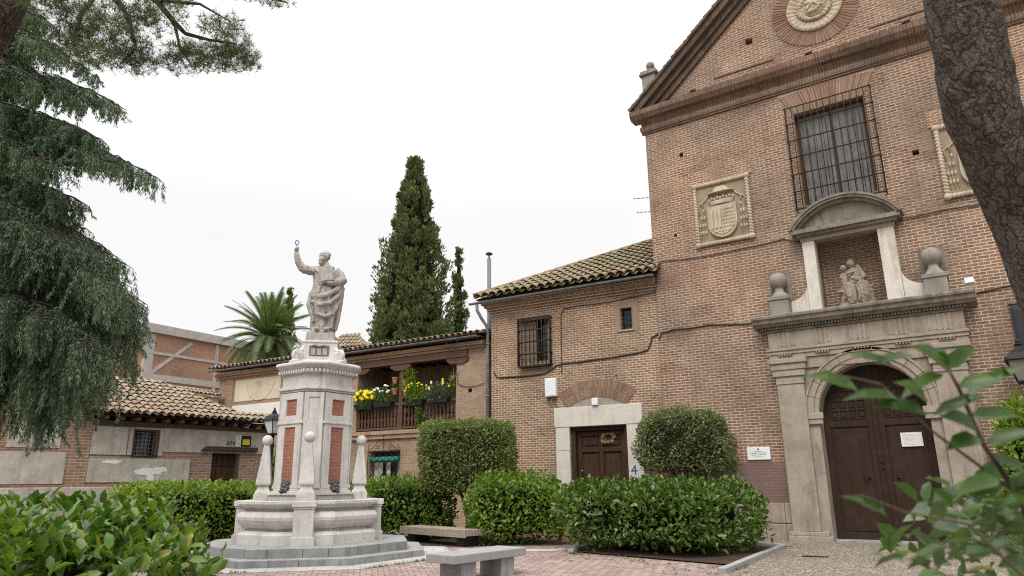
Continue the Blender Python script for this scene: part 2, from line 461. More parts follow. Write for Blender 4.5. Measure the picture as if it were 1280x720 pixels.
M['lintel'] = stone_mat('lintel_limestone', (.60, .57, .51), dirt=(.36, .28, .19), dirtamt=.4, var=.12)
M['plaster_grey'] = stone_mat('grey_render', (.53, .49, .435), dirt=(.20, .17, .135), dirtamt=.6, var=.34, scale=.9, grain=45, patch=(.40, .36, .31))
M['plaster_cream'] = stone_mat('cream_render', (.66, .58, .44), dirt=(.48, .37, .24), dirtamt=.55, var=.15, scale=.6)
M['plaster_white'] = stone_mat('white_render', (.76, .73, .68), dirt=(.5, .46, .4), dirtamt=.35, var=.08, scale=.6)
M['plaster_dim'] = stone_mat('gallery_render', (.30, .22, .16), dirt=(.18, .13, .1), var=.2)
M['whitepaint'] = stone_mat('white_paint_patch', (.78, .78, .77), dirt=(.6, .58, .55), dirtamt=.3, var=.05)
M['concrete'] = stone_mat('concrete_frame', (.46, .43, .395), dirt=(.28, .25, .22), dirtamt=.5, var=.2)
M['tile'] = island_mat('clay_tile', (.26, .165, .115), (.44, .33, .245), moss=(.17, .185, .085), mossamt=.85, bumps=30)
M['tile_low'] = island_mat('sunbleached_clay_tile', (.27, .185, .135), (.45, .355, .275), moss=(.16, .15, .07), mossamt=.55, bumps=30)
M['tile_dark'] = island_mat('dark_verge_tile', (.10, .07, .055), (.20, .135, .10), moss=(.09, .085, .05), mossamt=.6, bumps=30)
M['door_brown'] = wood_mat('church_door_paint', (.040, .0240, .0165), .55, 'z', .25, worn=.25)
M['door_wood'] = wood_mat('house_door_wood', (.052, .029, .019), .55, 'z', .35, worn=.2)
M['dark_wood'] = wood_mat('dark_wood', (.075, .042, .028), .6, 'x', .35)
M['gal_wood'] = wood_mat('gallery_wood', (.125, .072, .054), .6, 'x', .3)
M['gal_wood_z'] = wood_mat('gallery_post_wood', (.125, .070, .050), .6, 'z', .3)
M['rafter'] = wood_mat('weathered_rafter', (.10, .075, .055), .8, 'y', .4)
M['bench_wood'] = wood_mat('silvered_bench_wood', (.29, .245, .195), .8, 'x', .35, worn=.3)
M['shutter'] = wood_mat('bleached_shutter', (.165, .16, .15), .7, 'z', .45, worn=.5)
M['iron'] = plain_mat('wrought_iron', (.022, .021, .022), .55, .3)
M['rust_iron'] = plain_mat('rusty_iron', (.035, .028, .024), .8, .2, .4)
M['zinc'] = plain_mat('zinc_gutter', (.17, .17, .172), .6, 0, .3, 5)
M['cable'] = plain_mat('cable', (.055, .047, .042), .7)
M['black'] = plain_mat('dark_void', (.012, .011, .010), .9)
M['glassdark'] = plain_mat('dark_window_glass', (.02, .021, .023), .08, 0, .2, 3, .0, .6)
M['white_plastic'] = plain_mat('white_plastic', (.68, .69, .70), .5, 0, .05)
M['grey_plastic'] = plain_mat('grey_plastic', (.16, .165, .175), .5, 0, .08)
M['terracotta'] = plain_mat('terracotta', (.38, .17, .10), .8)
M['planter'] = plain_mat('dark_green_plastic', (.024, .032, .03), .5)
M['blue'] = plain_mat('blue_enamel', (.03, .06, .28), .3)
M['yellow'] = plain_mat('yellow_sign_paint', (.75, .55, .03), .5, 0, .05)
M['marble'] = plain_mat('white_marble', (.72, .73, .71), .35, 0, .06, 4)
M['paper'] = plain_mat('paper', (.68, .64, .63), .7, 0, .04, 3)
M['ink'] = plain_mat('grey_lettering', (.22, .22, .23), .7)
M['inkfaint'] = plain_mat('faint_lettering', (.45, .45, .47), .7)
M['green_cloth'] = plain_mat('green_awning_cloth', (.04, .20, .13), .8)
M['curtain'] = plain_mat('white_curtain', (.55, .54, .52), .8)
M['soil'] = stone_mat('dark_soil', (.075, .055, .04), dirt=(.03, .024, .018), var=.4, grain=30, bumpd=.03)
M['bark_red'] = stone_mat('shrub_bark', (.115, .08, .055), dirt=(.04, .03, .022), var=.3, grain=50)
M['bark_grey'] = stone_mat('tree_bark', (.14, .115, .095), dirt=(.05, .04, .035), var=.4, grain=30, bumpd=.02)
M['lanternglass_old'] = plain_mat('dusty_lantern_glass', (.20, .18, .165), .35, 0, .15)
M['lanternglass'] = plain_mat('frosted_lantern_glass', (.55, .57, .58), .3, 0, .05)
M['bronze'] = plain_mat('dark_bronze', (.09, .085, .085), .5, .6, .3, 20)
M['wirecloth'] = plain_mat('dark_banner_cloth', (.03, .032, .04), .7)
# ---------------------------------------------------------------- ground
def sheet(name, pts, z, mat, kind='structure'):
    m = MB(); n = len(pts)
    tri = tessellate_polygon([[Vector((x, y, 0)) for x, y in pts]])
    fs = []
    for t in tri:
        a, b, c = (pts[i] for i in t)
        cz = (b[0]-a[0])*(c[1]-a[1])-(b[1]-a[1])*(c[0]-a[0])
        fs.append(tuple(t) if cz > 0 else tuple(reversed(t)))
    m.add([(x, y, z) for x, y in pts], fs)
    return tag(m.build(name, mat), kind=kind)
def paver_mat(name, c1, c2, mo, w, h, rot, ms=.006, stain=.35):
    t = NT(name); uv = t.mapping(t.coord('UV'), rot=(0, 0, rot))
    nz = t.node('TexNoise', Scale=4.); t.put(nz.inputs['Vector'], uv)
    wob = t.node('VectorMath', operation='MULTIPLY_ADD'); t.put(wob.inputs[0], nz.outputs['Color']); wob.inputs[1].default_value = (.01, .01, 0); t.put(wob.inputs[2], uv)
    b = t.node('TexBrick'); t.put(b.inputs['Vector'], wob.outputs[0])
    b.inputs['Color1'].default_value = (0, 0, 0, 1); b.inputs['Color2'].default_value = (1, 1, 1, 1)
    for k, v in (('Scale', 1), ('Mortar Size', ms), ('Mortar Smooth', .2), ('Bias', 0), ('Brick Width', w), ('Row Height', h)): b.inputs[k].default_value = v
    col = t.mix(b.outputs[0], c1, c2)
    fine = t.noise(uv, 50, 4, .7)
    col = t.mix(t.ramp(fine, [(.3, .4), (.7, 0.)]), col, tuple(x*.5 for x in c1))
    col = t.mix(b.outputs['Fac'], col, mo)
    col = t.mix(t.ramp(t.noise(uv, .8, 6, .65), [(.45, 0.), (.7, stain)]), col, (.13, .11, .10))
    hh = t.math('ADD', t.math('MULTIPLY', b.outputs['Fac'], -1.), t.math('MULTIPLY', fine, .4))
    return t.done(col, .8, t.bump(hh, .006, .9))
M['paver'] = paver_mat('pink_pavers', (.29, .205, .18), (.41, .315, .28), (.12, .10, .085), .22, .22, R(-46), .011)
M['paver_red'] = paver_mat('red_pavers', (.30, .135, .095), (.38, .20, .15), (.16, .11, .09), .24, .12, R(20))
M['slab'] = paver_mat('pale_slabs', (.43, .415, .39), (.50, .48, .455), (.25, .23, .21), .9, .6, R(-46), .008)
t = NT('cobbles'); oc = t.coord('Object')
vo = t.node('TexVoronoi', Scale=15.); t.put(vo.inputs['Vector'], oc)
ve = t.node('TexVoronoi', Scale=15.); ve.feature = 'DISTANCE_TO_EDGE'; t.put(ve.inputs['Vector'], oc)
sep = t.node('SeparateColor'); t.put(sep.inputs[0], vo.outputs['Color'])
cc = t.ramp(sep.outputs[0], [(0, (.19, .15, .115)), (.5, (.30, .25, .195)), (1, (.41, .36, .30))])
edge = t.ramp(ve.outputs['Distance'], [(.02, 1.), (.12, 0.)])
cc = t.mix(edge, cc, (.15, .12, .095))
cc = t.mix(t.ramp(t.noise(oc, .7, 5), [(.45, 0.), (.7, .45)]), cc, (.20, .17, .135))
M['cobble'] = t.done(cc, .85, t.bump(t.math('MULTIPLY', edge, -1.), .02, .8))
t = NT('bare_ground'); oc = t.coord('Object')
cc = t.mix(t.ramp(t.noise(oc, .5, 6), [(.35, 0.), (.65, 1.)]), (.17, .14, .11), (.27, .235, .195))
M['ground'] = t.done(cc, .95, t.bump(t.noise(oc, 30, 5), .02, .7))
sheet('ground', [(-900, -900), (900, -900), (900, 900), (-900, 900)], -.012, M['ground'])
sheet('paved_square', [(-20.4, -6), (-4.62, -6), (-4.62, 13.2), (-4.95, 19.0), (-9.6, 19.0), (-9.6, 20.6), (-20.6, 20.2)], 0, M['paver'])
sheet('cobbled_path', [(-4.47, -6), (6, -6), (6, 21.15), (-8.78, 21.15), (-8.78, 19.15), (-4.8, 19.15), (-4.8, 18.5)], .002, M['cobble'])
sheet('red_pavement', [(-15.2, 18.7), (-9.62, 17.2), (-9.62, 20.95), (-15.2, 20.5)], .004, M['paver_red'])
FC = (-14.08, 11.88)
def ngon(c, a, n=8, off=22.5):
    r = a/math.cos(math.pi/n)
    return [(c[0]+r*math.cos(R(off)+2*math.pi*i/n), c[1]+r*math.sin(R(off)+2*math.pi*i/n)) for i in range(n)]
sheet('slab_ring', ngon(FC, 3.35), .004, M['slab'])
# a band of pale cobbles crossing the square
sheet('stone_band', [(-11.6, 14.4), (-9.4, 15.35), (-8.9, 18.6), (-9.25, 18.6), (-9.75, 15.75), (-11.8, 14.85)], .006, M['slab'])

# ---------------------------------------------------------------- foliage toolkit
rng = np.random.default_rng(7); random.seed(7)
def nrm(a): return a/(np.linalg.norm(a, axis=-1, keepdims=True)+1e-9)
def quadmesh(name, V, Q, mats, mi=None, smooth=False):
    me = bpy.data.meshes.new(name); nv, nq = len(V), len(Q)
    me.vertices.add(nv); me.vertices.foreach_set('co', np.asarray(V, dtype=np.float32).ravel())
    me.loops.add(nq*4); me.loops.foreach_set('vertex_index', np.asarray(Q, dtype=np.int32).ravel())
    me.polygons.add(nq); me.polygons.foreach_set('loop_start', np.arange(0, nq*4, 4, dtype=np.int32))
    me.polygons.foreach_set('loop_total', np.full(nq, 4, dtype=np.int32))
    for m in (mats if isinstance(mats, (list, tuple)) else [mats]): me.materials.append(m)
    if mi is not None: me.polygons.foreach_set('material_index', np.asarray(mi, dtype=np.int32))
    if smooth: me.polygons.foreach_set('use_smooth', np.ones(nq, dtype=bool))
    me.update(calc_edges=True); return me
T_BIG = (np.array([(0,0,0),(.3,-.5,.10),(.34,0,-.03),(.3,.5,.10),(.72,-.45,.04),(.74,0,-.10),(.72,.45,.04),(1,0,-.20)], float),
         np.array([(0,1,2,3),(2,1,4,5),(2,5,6,3),(5,4,7,6)]))
T_SMALL = (np.array([(0,0,0),(.5,-.5,.12),(1,0,-.05),(.5,.5,.12)], float), np.array([(0,1,2,3)]))
T_NEEDLE = (np.array([(0,-.5,0),(0,.5,0),(1,.18,0),(1,-.18,0)], float), np.array([(0,3,2,1)]))
def leaves(P, A, N, L, Wd, T):
    A = nrm(A); B = nrm(np.cross(N, A)); N = np.cross(A, B)
    tv, tq = T; n = len(P); k = len(tv)
    L = np.broadcast_to(L, (n,))[:, None]; Wd = np.broadcast_to(Wd, (n,))[:, None]
    V = np.empty((n, k, 3))
    for i, (u, v, w) in enumerate(tv):
        V[:, i] = P + A*(u*L) + B*(v*Wd) + N*(w*L)
    Q = (tq[None]+(np.arange(n)*k)[:, None, None]).reshape(-1, 4)
    return V.reshape(-1, 3), Q
def merge(parts):
    V = []; Q = []; b = 0
    for v, q in parts:
        V.append(v); Q.append(q+b); b += len(v)
    return np.concatenate(V), np.concatenate(Q)
def lumps(p, seed, f=1.6):
    r = np.random.default_rng(seed); out = np.zeros(len(p))
    for i in range(9):
        k = nrm(r.normal(size=3))*f*r.uniform(.6, 2.6); out += np.sin(p@k+r.uniform(0, 6.28))/9*2.2
    return out
def rbox(n, half, e, r):
    """points and outward normals on a rounded box"""
    a, b, c = half
    w = np.array([b*c, b*c, a*c, a*c, a*b, a*b*.25]); w /= w.sum()
    face = r.choice(6, size=n, p=w); p = r.uniform(-1, 1, (n, 3))
    ax = face//2; p[np.arange(n), ax] = np.where(face % 2 == 0, 1., -1.)
    s = (np.abs(p)**e).sum(1)**(1/e); p = p/s[:, None]
    g = np.sign(p)*np.abs(p)**(e-1)/np.array(half); return p*np.array(half), nrm(g)
def rot2(a, yaw):
    c, s = math.cos(yaw), math.sin(yaw); o = a.copy()
    o[:, 0] = c*a[:, 0]-s*a[:, 1]; o[:, 1] = s*a[:, 0]+c*a[:, 1]; return o
def core_quads(half, e, seed, sc, lump):
    nu, nv = 28, 14; P = []
    for j in range(nv+1):
        t = math.pi*j/nv
        for i in range(nu):
            ph = 2*math.pi*i/nu
            P.append((math.sin(t)*math.cos(ph), math.sin(t)*math.sin(ph), math.cos(t)))
    P = np.array(P); P = P/((np.abs(P)**e).sum(1)**(1/e))[:, None]*np.array(half)
    P = P*sc
    P *= (1+lump*.3*lumps(P, seed)/np.maximum(np.linalg.norm(P, axis=1), .3))[:, None]
    Q = [(j*nu+i, (j+1)*nu+i, (j+1)*nu+(i+1) % nu, j*nu+(i+1) % nu) for j in range(nv) for i in range(nu)]
    return P, np.array(Q)
def hedge(name, label, cat, c, half, yaw, n, L, Wd, T, mat, core, seed, e=5, lump=.1, depth=.18, up=.5, out=.6, jit=.7, stems=0, stemr=.025, group=None, flat=None, core_sc=.74, shoots=0):
    """a clipped shrub: leaves set through the outer layer of its volume, a dark solid core inside; base on the ground"""
    r = np.random.default_rng(seed)
    root = thing(name, label, cat, (c[0], c[1], 0), yaw, group)
    p, nn = rbox(n, half, e, r)
    lum = lumps(p, seed)*lump*.7+lumps(p, seed+50, 7.)*lump*.8
    d = -np.abs(r.normal(0, depth, n))
    d = np.where(r.random(n) < .05, r.uniform(0, depth*.7, n), d)
    p = p+nn*(lum+d)[:, None]
    upv = np.array((0, 0, 1.))
    A = nrm(nn*out+upv*up+r.normal(size=(n, 3))*jit)
    N = nrm(nn*.6+upv*.7+r.normal(size=(n, 3))*.55)
    s = r.uniform(.5, 1.25, n)
    parts = [leaves(p, A, N, L*s, Wd*s*r.uniform(.85, 1.15, n), T)]
    if shoots:      # young shoots standing above the clipped top, each a spray of leaves
        q, qn = rbox(shoots*3, half, e, r); q = q[qn[:, 2] > .35][:shoots]; k = len(q)
        h = r.uniform(.3, 1., k)*L*1.6
        for j in range(6):
            a = r.uniform(0, 6.28, k); t_ = (j+1)/6
            PP = q+upv*(h*t_)[:, None]
            AA = np.stack([np.cos(a), np.sin(a), np.full(k, .7+t_)], 1)
            NN = np.stack([-np.cos(a)*.8, -np.sin(a)*.8, np.full(k, .8)], 1)
            parts.append(leaves(PP, AA, NN, L*r.uniform(.6, .95, k), Wd*r.uniform(.6, .9, k), T))
    V, Q = merge(parts); nq = len(Q)
    cv, cq = core_quads(half, e, seed, core_sc, lump)
    V, Q = merge([(V, Q), (cv, cq)])
    me = quadmesh('foliage', V+np.array((0, 0, c[2])), Q, [mat, core], np.r_[np.zeros(nq), np.ones(len(cq))], True)
    link('foliage', me, root)
    rr = random.Random(seed)
    for i in range(stems):
        m = MB(); x = rr.uniform(-.5, .5)*half[0]; y = rr.uniform(-.5, .5)*half[1]; zt = c[2]-half[2]*.3
        m.tube([(x, y, -.02), (x+rr.uniform(-.08, .08), y+rr.uniform(-.08, .08), zt*.5), (x*1.5+rr.uniform(-.1, .1), y*1.5, zt)], [stemr*1.3, stemr, stemr*.7], 7)
        m.build('stem', M['bark_red'], root, True)
    return root
def inner_mat(name, c):  # solid core of a plant: shade between the leaves put into its dark colour
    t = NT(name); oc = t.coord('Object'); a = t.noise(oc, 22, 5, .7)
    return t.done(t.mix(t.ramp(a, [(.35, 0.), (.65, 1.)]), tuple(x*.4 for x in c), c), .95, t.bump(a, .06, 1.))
M['leaf_laurel'] = leaf_mat('laurel_leaf', (.028, .075, .014), (.21, .31, .045), .3, .30, .55)
M['leaf_yellow'] = leaf_mat('yellow_green_leaf', (.085, .155, .02), (.30, .40, .05), .38, .42, .4)
M['leaf_bright'] = leaf_mat('bright_green_leaf', (.055, .12, .015), (.24, .345, .04), .35, .4, .45)
M['leaf_dark'] = leaf_mat('dark_glossy_leaf', (.03, .075, .014), (.15, .235, .034), .28, .34, .5)
M['leaf_box'] = leaf_mat('small_grey_green_leaf', (.065, .10, .024), (.31, .35, .125), .3, .5, .3)
M['leaf_box2'] = leaf_mat('small_dull_leaf', (.07, .095, .035), (.29, .32, .15), .3, .5, .3)
M['leaf_cypress'] = leaf_mat('cypress_spray', (.05, .078, .034), (.23, .27, .115), .22, .6, .15, .9)
M['leaf_cedar'] = leaf_mat('cedar_needle', (.062, .098, .068), (.235, .305, .205), .22, .6, .12, .8)
M['leaf_pine'] = leaf_mat('pine_needle', (.075, .095, .048), (.20, .22, .11), .25, .6, .2, 1.5)
M['leaf_palm'] = leaf_mat('palm_leaflet', (.045, .075, .026), (.17, .215, .09), .25, .45, .35, .8)
M['leaf_palm_dry'] = leaf_mat('yellowed_palm_leaflet', (.24, .22, .08), (.38, .34, .14), .25, .5, .3, .8)
M['leaf_near'] = leaf_mat('near_shrub_leaf', (.026, .060, .012), (.085, .150, .026), .3, .36, .35, 3.)
M['leaf_pale'] = leaf_mat('grey_green_leaf', (.06, .095, .045), (.13, .18, .095), .25, .42, .4, 3.)
M['inner'] = inner_mat('shaded_core', (.014, .016, .008))
M['inner_box'] = inner_mat('shaded_core_box', (.045, .045, .022))

# ---------------------------------------------------------------- clipped hedges and shrubs of the square
hedge('laurel_hedge', 'broad laurel hedge with large glossy leaves filling the bottom left corner', 'hedge',
      (-6.47, 1.26, .70), (2.48, 1.2, .66), R(34), 11500, .118, .058, T_BIG, M['leaf_laurel'], M['inner'], 11, e=5, lump=.07, depth=.12, jit=.75, shoots=520, core_sc=.80)
hedge('clipped_hedge', 'low yellow-green clipped hedge between the fountain and the low rendered house', 'hedge',
      (-18.2, 11.65, .80), (.8, 2.35, .77), R(-2), 9500, .115, .055, T_BIG, M['leaf_yellow'], M['inner'], 12, e=6, lump=.06, depth=.12, shoots=240)
hedge('clipped_hedge', 'bright green hedge behind the wooden bench, right beside the fountain', 'hedge',
      (-15.6, 16.9, .86), (1.5, .75, .86), R(12), 5200, .13, .06, T_BIG, M['leaf_bright'], M['inner'], 13, e=3.6, lump=.10, depth=.12, shoots=120)
hedge('rounded_bush', 'rounded bright green bush at the right end of the wooden bench', 'bush',
      (-11.4, 16.8, .90), (1.42, 1.1, .86), R(25), 5200, .14, .066, T_BIG, M['leaf_bright'], M['inner'], 14, e=2.5, lump=.16, depth=.14, shoots=90, stems=5)
hedge('box_hedge', 'long dark green block hedge with glossy leaves in the kerbed bed before the church', 'hedge',
      (-7.27, 16.75, .82), (2.17, 1.75, .66), R(-9), 10500, .14, .064, T_BIG, M['leaf_dark'], M['inner'], 15, e=4.4, lump=.14, depth=.17, shoots=120, stems=8)
hedge('garden_shrub', 'yellow-green shrub against the church wall right of the big door', 'bush',
      (.5, 19.2, 1.65), (.85, .8, 1.62), 0, 5200, .13, .06, T_BIG, M['leaf_yellow'], M['inner'], 16, e=2.6, lump=.16, depth=.2, shoots=60)
hedge('round_shrub', 'small-leaved rounded shrub behind the left obelisk of the fountain', 'bush',
      (-18.35, 14.45, 1.58), (.62, .62, 1.5), 0, 9000, .05, .026, T_SMALL, M['leaf_box'], M['inner_box'], 17, e=2.8, lump=.06, depth=.08)
hedge('young_shrub', 'small bright shrub between the fountain pillar and its right obelisk', 'bush',
      (-17.2, 16.0, .9), (.45, .45, .85), 0, 1800, .10, .045, T_BIG, M['leaf_bright'], M['inner'], 18, e=2.4, lump=.1, depth=.12)
def topiary(name, label, c, half, yaw, n, L, mat, seed, e, trunks, lump, holes=0):
    root = hedge(name, label, 'topiary', c, half, yaw, n, L, L*.6, T_SMALL, mat, M['inner_box'], seed, e=e, lump=lump, depth=.09, jit=.8, up=.35, core_sc=.80)
    for (x0, y0, x1, y1, r_) in trunks:
        m = MB(); zt = c[2]-half[2]*.55
        m.tube([(x0, y0, -.02), (x0*.9+x1*.1+.03, y0, zt*.45), ((x0+x1)/2-.03, (y0+y1)/2, zt*.75), (x1, y1, zt)], [r_*1.25, r_, r_*.9, r_*.7], 8)
        m.build('trunk', M['bark_red'], root, True)
    return root
topiary('block_topiary', 'tall square-clipped small-leaved topiary on bare trunks above the wooden bench', (-13.55, 17.35, 2.34), (1.4, .85, 1.06), R(26), 21000, .078, M['leaf_box'], 21, 8,
        [(.0, -.1, -.35, -.1, .055), (.35, .1, .55, .1, .05), (.15, .25, .1, .2, .045)], .05)
topiary('dome_topiary', 'round-shouldered small-leaved topiary on thin stems in front of the brick church wall', (-7.8, 20.15, 2.66), (1.36, .75, .92), R(8), 13500, .082, M['leaf_box2'], 22, 3.6,
        [(-.1, 0, -.45, 0, .06), (.05, .1, .1, .1, .065), (.3, 0, .35, 0, .04), (.5, .1, .7, .05, .04), (-.5, 0, -.9, .1, .03)], .17)

# ---------------------------------------------------------------- trees
def bumpy_tube(m, path, rad, n=24, seed=1, amp=.06, sub=6):
    """trunk: tapered tube with an uneven, buttressed section"""
    P = [Vector(p) for p in path]; pts = []; rs = []
    for i in range(len(P)-1):
        p0 = P[max(i-1, 0)]; p1 = P[i]; p2 = P[i+1]; p3 = P[min(i+2, len(P)-1)]
        for k in range(sub):
            t_ = k/sub
            pts.append(.5*((2*p1)+(p2-p0)*t_+(2*p0-5*p1+4*p2-p3)*t_**2+(3*p1-p0-3*p2+p3)*t_**3))
            rs.append(rad[i]*(1-t_)+rad[i+1]*t_)
    pts.append(P[-1]); rs.append(rad[-1])
    b = len(m.v); m.tube(pts, rs, n)
    rr = np.random.default_rng(seed); ks = [(rr.integers(2, 6), rr.uniform(0, 6.28), rr.uniform(-2, 2)) for _ in range(5)]
    for r_ in range(len(pts)):
        for i in range(n):
            a = 2*math.pi*i/n; q = sum(math.sin(k_*a+ph+w*r_*.3) for k_, ph, w in ks)/5
            v = Vector(m.v[b+r_*n+i]); v = pts[r_]+(v-pts[r_])*(1+amp*q*1.6); m.v[b+r_*n+i] = tuple(v)
    return pts
def cypress(label, base, H, rad, n, seed, lean=0., double=None):
    root = thing('cypress_tree', label, 'cypress', base, 0, 'cypresses behind the houses')
    r = np.random.default_rng(seed)
    prof = lambda q: np.interp(q, [0, .05, .25, .5, .7, .85, .95, 1], [.55, .85, 1., .86, .58, .30, .09, .01])
    npl = int(n/46)
    q = np.sqrt(r.uniform(0, 1, npl)); q = 1-q; q = np.where(r.random(npl) < .5, r.uniform(0, .97, npl), q*.97)
    a = r.uniform(0, 6.283, npl)
    rr_ = prof(q)*rad*(1+.13*np.sin(3*a+seed)+.10*np.sin(5*a+9*q+seed)+.10*r.normal(size=npl))
    C0 = np.stack([np.cos(a)*rr_*r.uniform(.8, 1.0, npl), np.sin(a)*rr_*r.uniform(.8, 1., npl), q*H*.985], 1)
    Ls = H*.058*r.uniform(.6, 1.5, npl)*(.28+.85*(1-q))
    ax = nrm(np.stack([np.cos(a)*.30, np.sin(a)*.30, np.full(npl, 1.)], 1)+r.normal(size=(npl, 3))*.10)
    k = 46
    tt = r.random((npl, k)); ang = r.uniform(0, 6.283, (npl, k)); wid = (Ls*.23)[:, None]*np.sin(np.pi*np.clip(tt*.85+.12, 0, 1))
    b1 = nrm(np.cross(ax, np.array((.3, .2, 1.)))); b2 = np.cross(ax, b1)
    rad_ = np.cos(ang)[..., None]*b1[:, None]+np.sin(ang)[..., None]*b2[:, None]
    P = C0[:, None]+ax[:, None]*(tt*Ls[:, None])[..., None]+rad_*wid[..., None]*r.uniform(.6, 1.1, (npl, k))[..., None]
    A = nrm(ax[:, None]*1.+rad_*.55+r.normal(size=(npl, k, 3))*.25)
    N = nrm(rad_+r.normal(size=(npl, k, 3))*.3)
    Lf = (H*.0105*r.uniform(.7, 1.4, (npl, k))).ravel()
    V, Q = leaves(P.reshape(-1, 3), A.reshape(-1, 3), N.reshape(-1, 3), Lf, Lf*.42, T_SMALL); nq = len(Q)
    nu = 20; zs = np.linspace(.02, .96, 16); cv = np.array([(math.cos(6.283*i/nu)*prof(z)*rad*.78, math.sin(6.283*i/nu)*prof(z)*rad*.78, z*H) for z in zs for i in range(nu)])
    cq = np.array([(j*nu+i, j*nu+(i+1) % nu, (j+1)*nu+(i+1) % nu, (j+1)*nu+i) for j in range(15) for i in range(nu)])
    V, Q = merge([(V, Q), (cv, cq)]); V[:, 0] += lean*V[:, 2]
    link('crown', quadmesh('crown', V, Q, [M['leaf_cypress'], M['inner']], np.r_[np.zeros(nq), np.ones(len(cq))]), root)
    m = MB(); m.tube([(0, 0, -.1), (0, 0, H*.1), (lean*H*.6, 0, H*.6)], [rad*.16, rad*.13, .06], 10); m.build('trunk', M['bark_grey'], root, True)
    return root
def cyp(px, py, d, *a):
    q = atd(px, py, d); cypress(a[0], (q.x, q.y, 0), q.z, *a[1:])
cyp(519, 187, 45, 'tall broad cypress rising behind the gallery house roof', 2.3, 62000, 31)
cyp(574, 300, 45.5, 'slim shorter cypress beside the tall one, left of the chimney flue', .62, 13000, 32)
cyp(531, 255, 44.2, 'secondary broad cypress crown on the right shoulder of the tall cypress', 1.0, 22000, 34)
cyp(363, 355, 55, 'distant cypress tip showing between the palm and the stone statue', 1.0, 12000, 33)

# palm
def frond_mesh(L, droop, seed, mat):
    r = random.Random(seed); V = []; Q = []
    n = 34; pts = []
    for i in range(n+1):
        t_ = i/n; x = L*(t_-.12*droop*t_**3); z = L*(.10*t_*(1-t_)*2-droop*.55*t_**2.2); pts.append(Vector((x, 0, z)))
    def quad(a, b, c, d): k = len(V); V.extend([a, b, c, d]); Q.append((k, k+1, k+2, k+3))
    for i in range(n):
        w0 = .045*(1-i/n)+.008
        quad(pts[i]+Vector((0, -w0, 0)), pts[i+1]+Vector((0, -w0, 0)), pts[i+1]+Vector((0, w0, .01)), pts[i]+Vector((0, w0, .01)))
        if i < 3: continue
        for sgn in (-1, 1):
            for h in (0, .5):
                p = pts[i].lerp(pts[i+1], h); t_ = (i+h)/n
                ll = L*.135*(math.sin(math.pi*min(1, .15+.85*t_))**.6)*r.uniform(.85, 1.1)+.1
                d = (pts[i+1]-pts[i]).normalized()
                out = (d*.75+Vector((0, sgn, 0))*.8+Vector((0, 0, .32*(1-t_)-.12))).normalized()
                e = p+out*ll-Vector((0, 0, ll*ll*.12)); wv = d*.026
                quad(p-wv, e-wv*.15, e+wv*.15, p+wv)
    return quadmesh('frond', np.array([tuple(v) for v in V]), np.array(Q), mat)
pc = atd(336, 424, 41)
palm = thing('palm_tree', 'date palm with a full head of arching fronds behind the gallery house roof', 'palm tree', (pc.x, pc.y, 0))
PH = pc.z-.1
m = MB(); bumpy_tube(m, [(0, 0, -.1), (.05, 0, PH*.5), (0, 0, PH-.2)], [.34, .28, .33], 16, 3, .08, 8)
m.ell((0, 0, PH-.35), (.46, .46, .7)); m.build('trunk', M['bark_grey'], palm, True)
fm = [frond_mesh(3.05, d_, 40+i, M['leaf_palm']) for i, d_ in enumerate((.15, .35, .6, .85, 1.1))]+[frond_mesh(2.5, 1.35, 47, M['leaf_palm_dry'])]
rr = random.Random(5)
for i in range(88):
    q = i/88; el = R(80)-q*R(122)+R(rr.uniform(-6, 6)); az = i*2.39996+rr.uniform(-.2, .2)
    k = min(4, int(q*5.2)) if not (q > .55 and rr.random() < .12) else 5
    f = link('frond', fm[k], palm); f.location = (.12*math.cos(az), .12*math.sin(az), PH+.25*(1-q))
    f.rotation_euler = Matrix.Rotation(az, 3, 'Z').to_4x4().to_euler()
    f.rotation_euler = (Matrix.Rotation(az, 3, 'Z') @ Matrix.Rotation(-el, 3, 'Y') @ Matrix.Rotation(rr.uniform(-.3, .3), 3, 'X')).to_euler()
    s_ = rr.uniform(.84, 1.0); f.scale = (s_, s_, s_)

# weeping cedar on the left
def limb_pts(p0, p1, sag, n=14):
    p0, p1 = Vector(p0), Vector(p1)
    return [p0.lerp(p1, i/n)+Vector((0, 0, sag*math.sin(math.pi*(i/n))-.0*(i/n))) for i in range(n+1)]
cb = atd(-170, 560, 9.6); CB = Vector((cb.x, cb.y, 0))
cedar = thing('cedar_tree', 'weeping cedar with drooping grey-green branches at the left edge', 'cedar', CB)
m = MB(); bumpy_tube(m, [(0, 0, -.1), (.05, .02, 3), (0, .05, 7), (.05, 0, 13)], [.36, .30, .24, .06], 18, 4, .06, 6)
m.build('trunk', M['bark_grey'], cedar, True)
LP, LA, LN, LL, LW = [], [], [], [], []
wood = MB(); rc = np.random.default_rng(77)
def hang(p, length, k=None):
    """one pendulous twig wrapped in short needles"""
    k = k or int(length*190)+12
    dirn = np.array((rc.normal(0, .16), rc.normal(0, .16), -1.)); dirn /= np.linalg.norm(dirn)
    s = rc.random(k)**.9*length
    sw = rc.normal(0, .05, 2)
    P = np.array(p)[None]+dirn[None]*s[:, None]; P[:, 0] += sw[0]*(s/length)**2; P[:, 1] += sw[1]*(s/length)**2
    a = rc.uniform(0, 6.283, k); A = np.stack([np.cos(a)*.62, np.sin(a)*.62, np.full(k, -.95)], 1)+rc.normal(size=(k, 3))*.3
    LP.append(P); LA.append(A); LN.append(np.stack([np.cos(a), np.sin(a), np.full(k, .9)], 1)+rc.normal(size=(k, 3))*.3)
    LL.append(rc.uniform(.035, .075, k)); LW.append(rc.uniform(.008, .014, k))
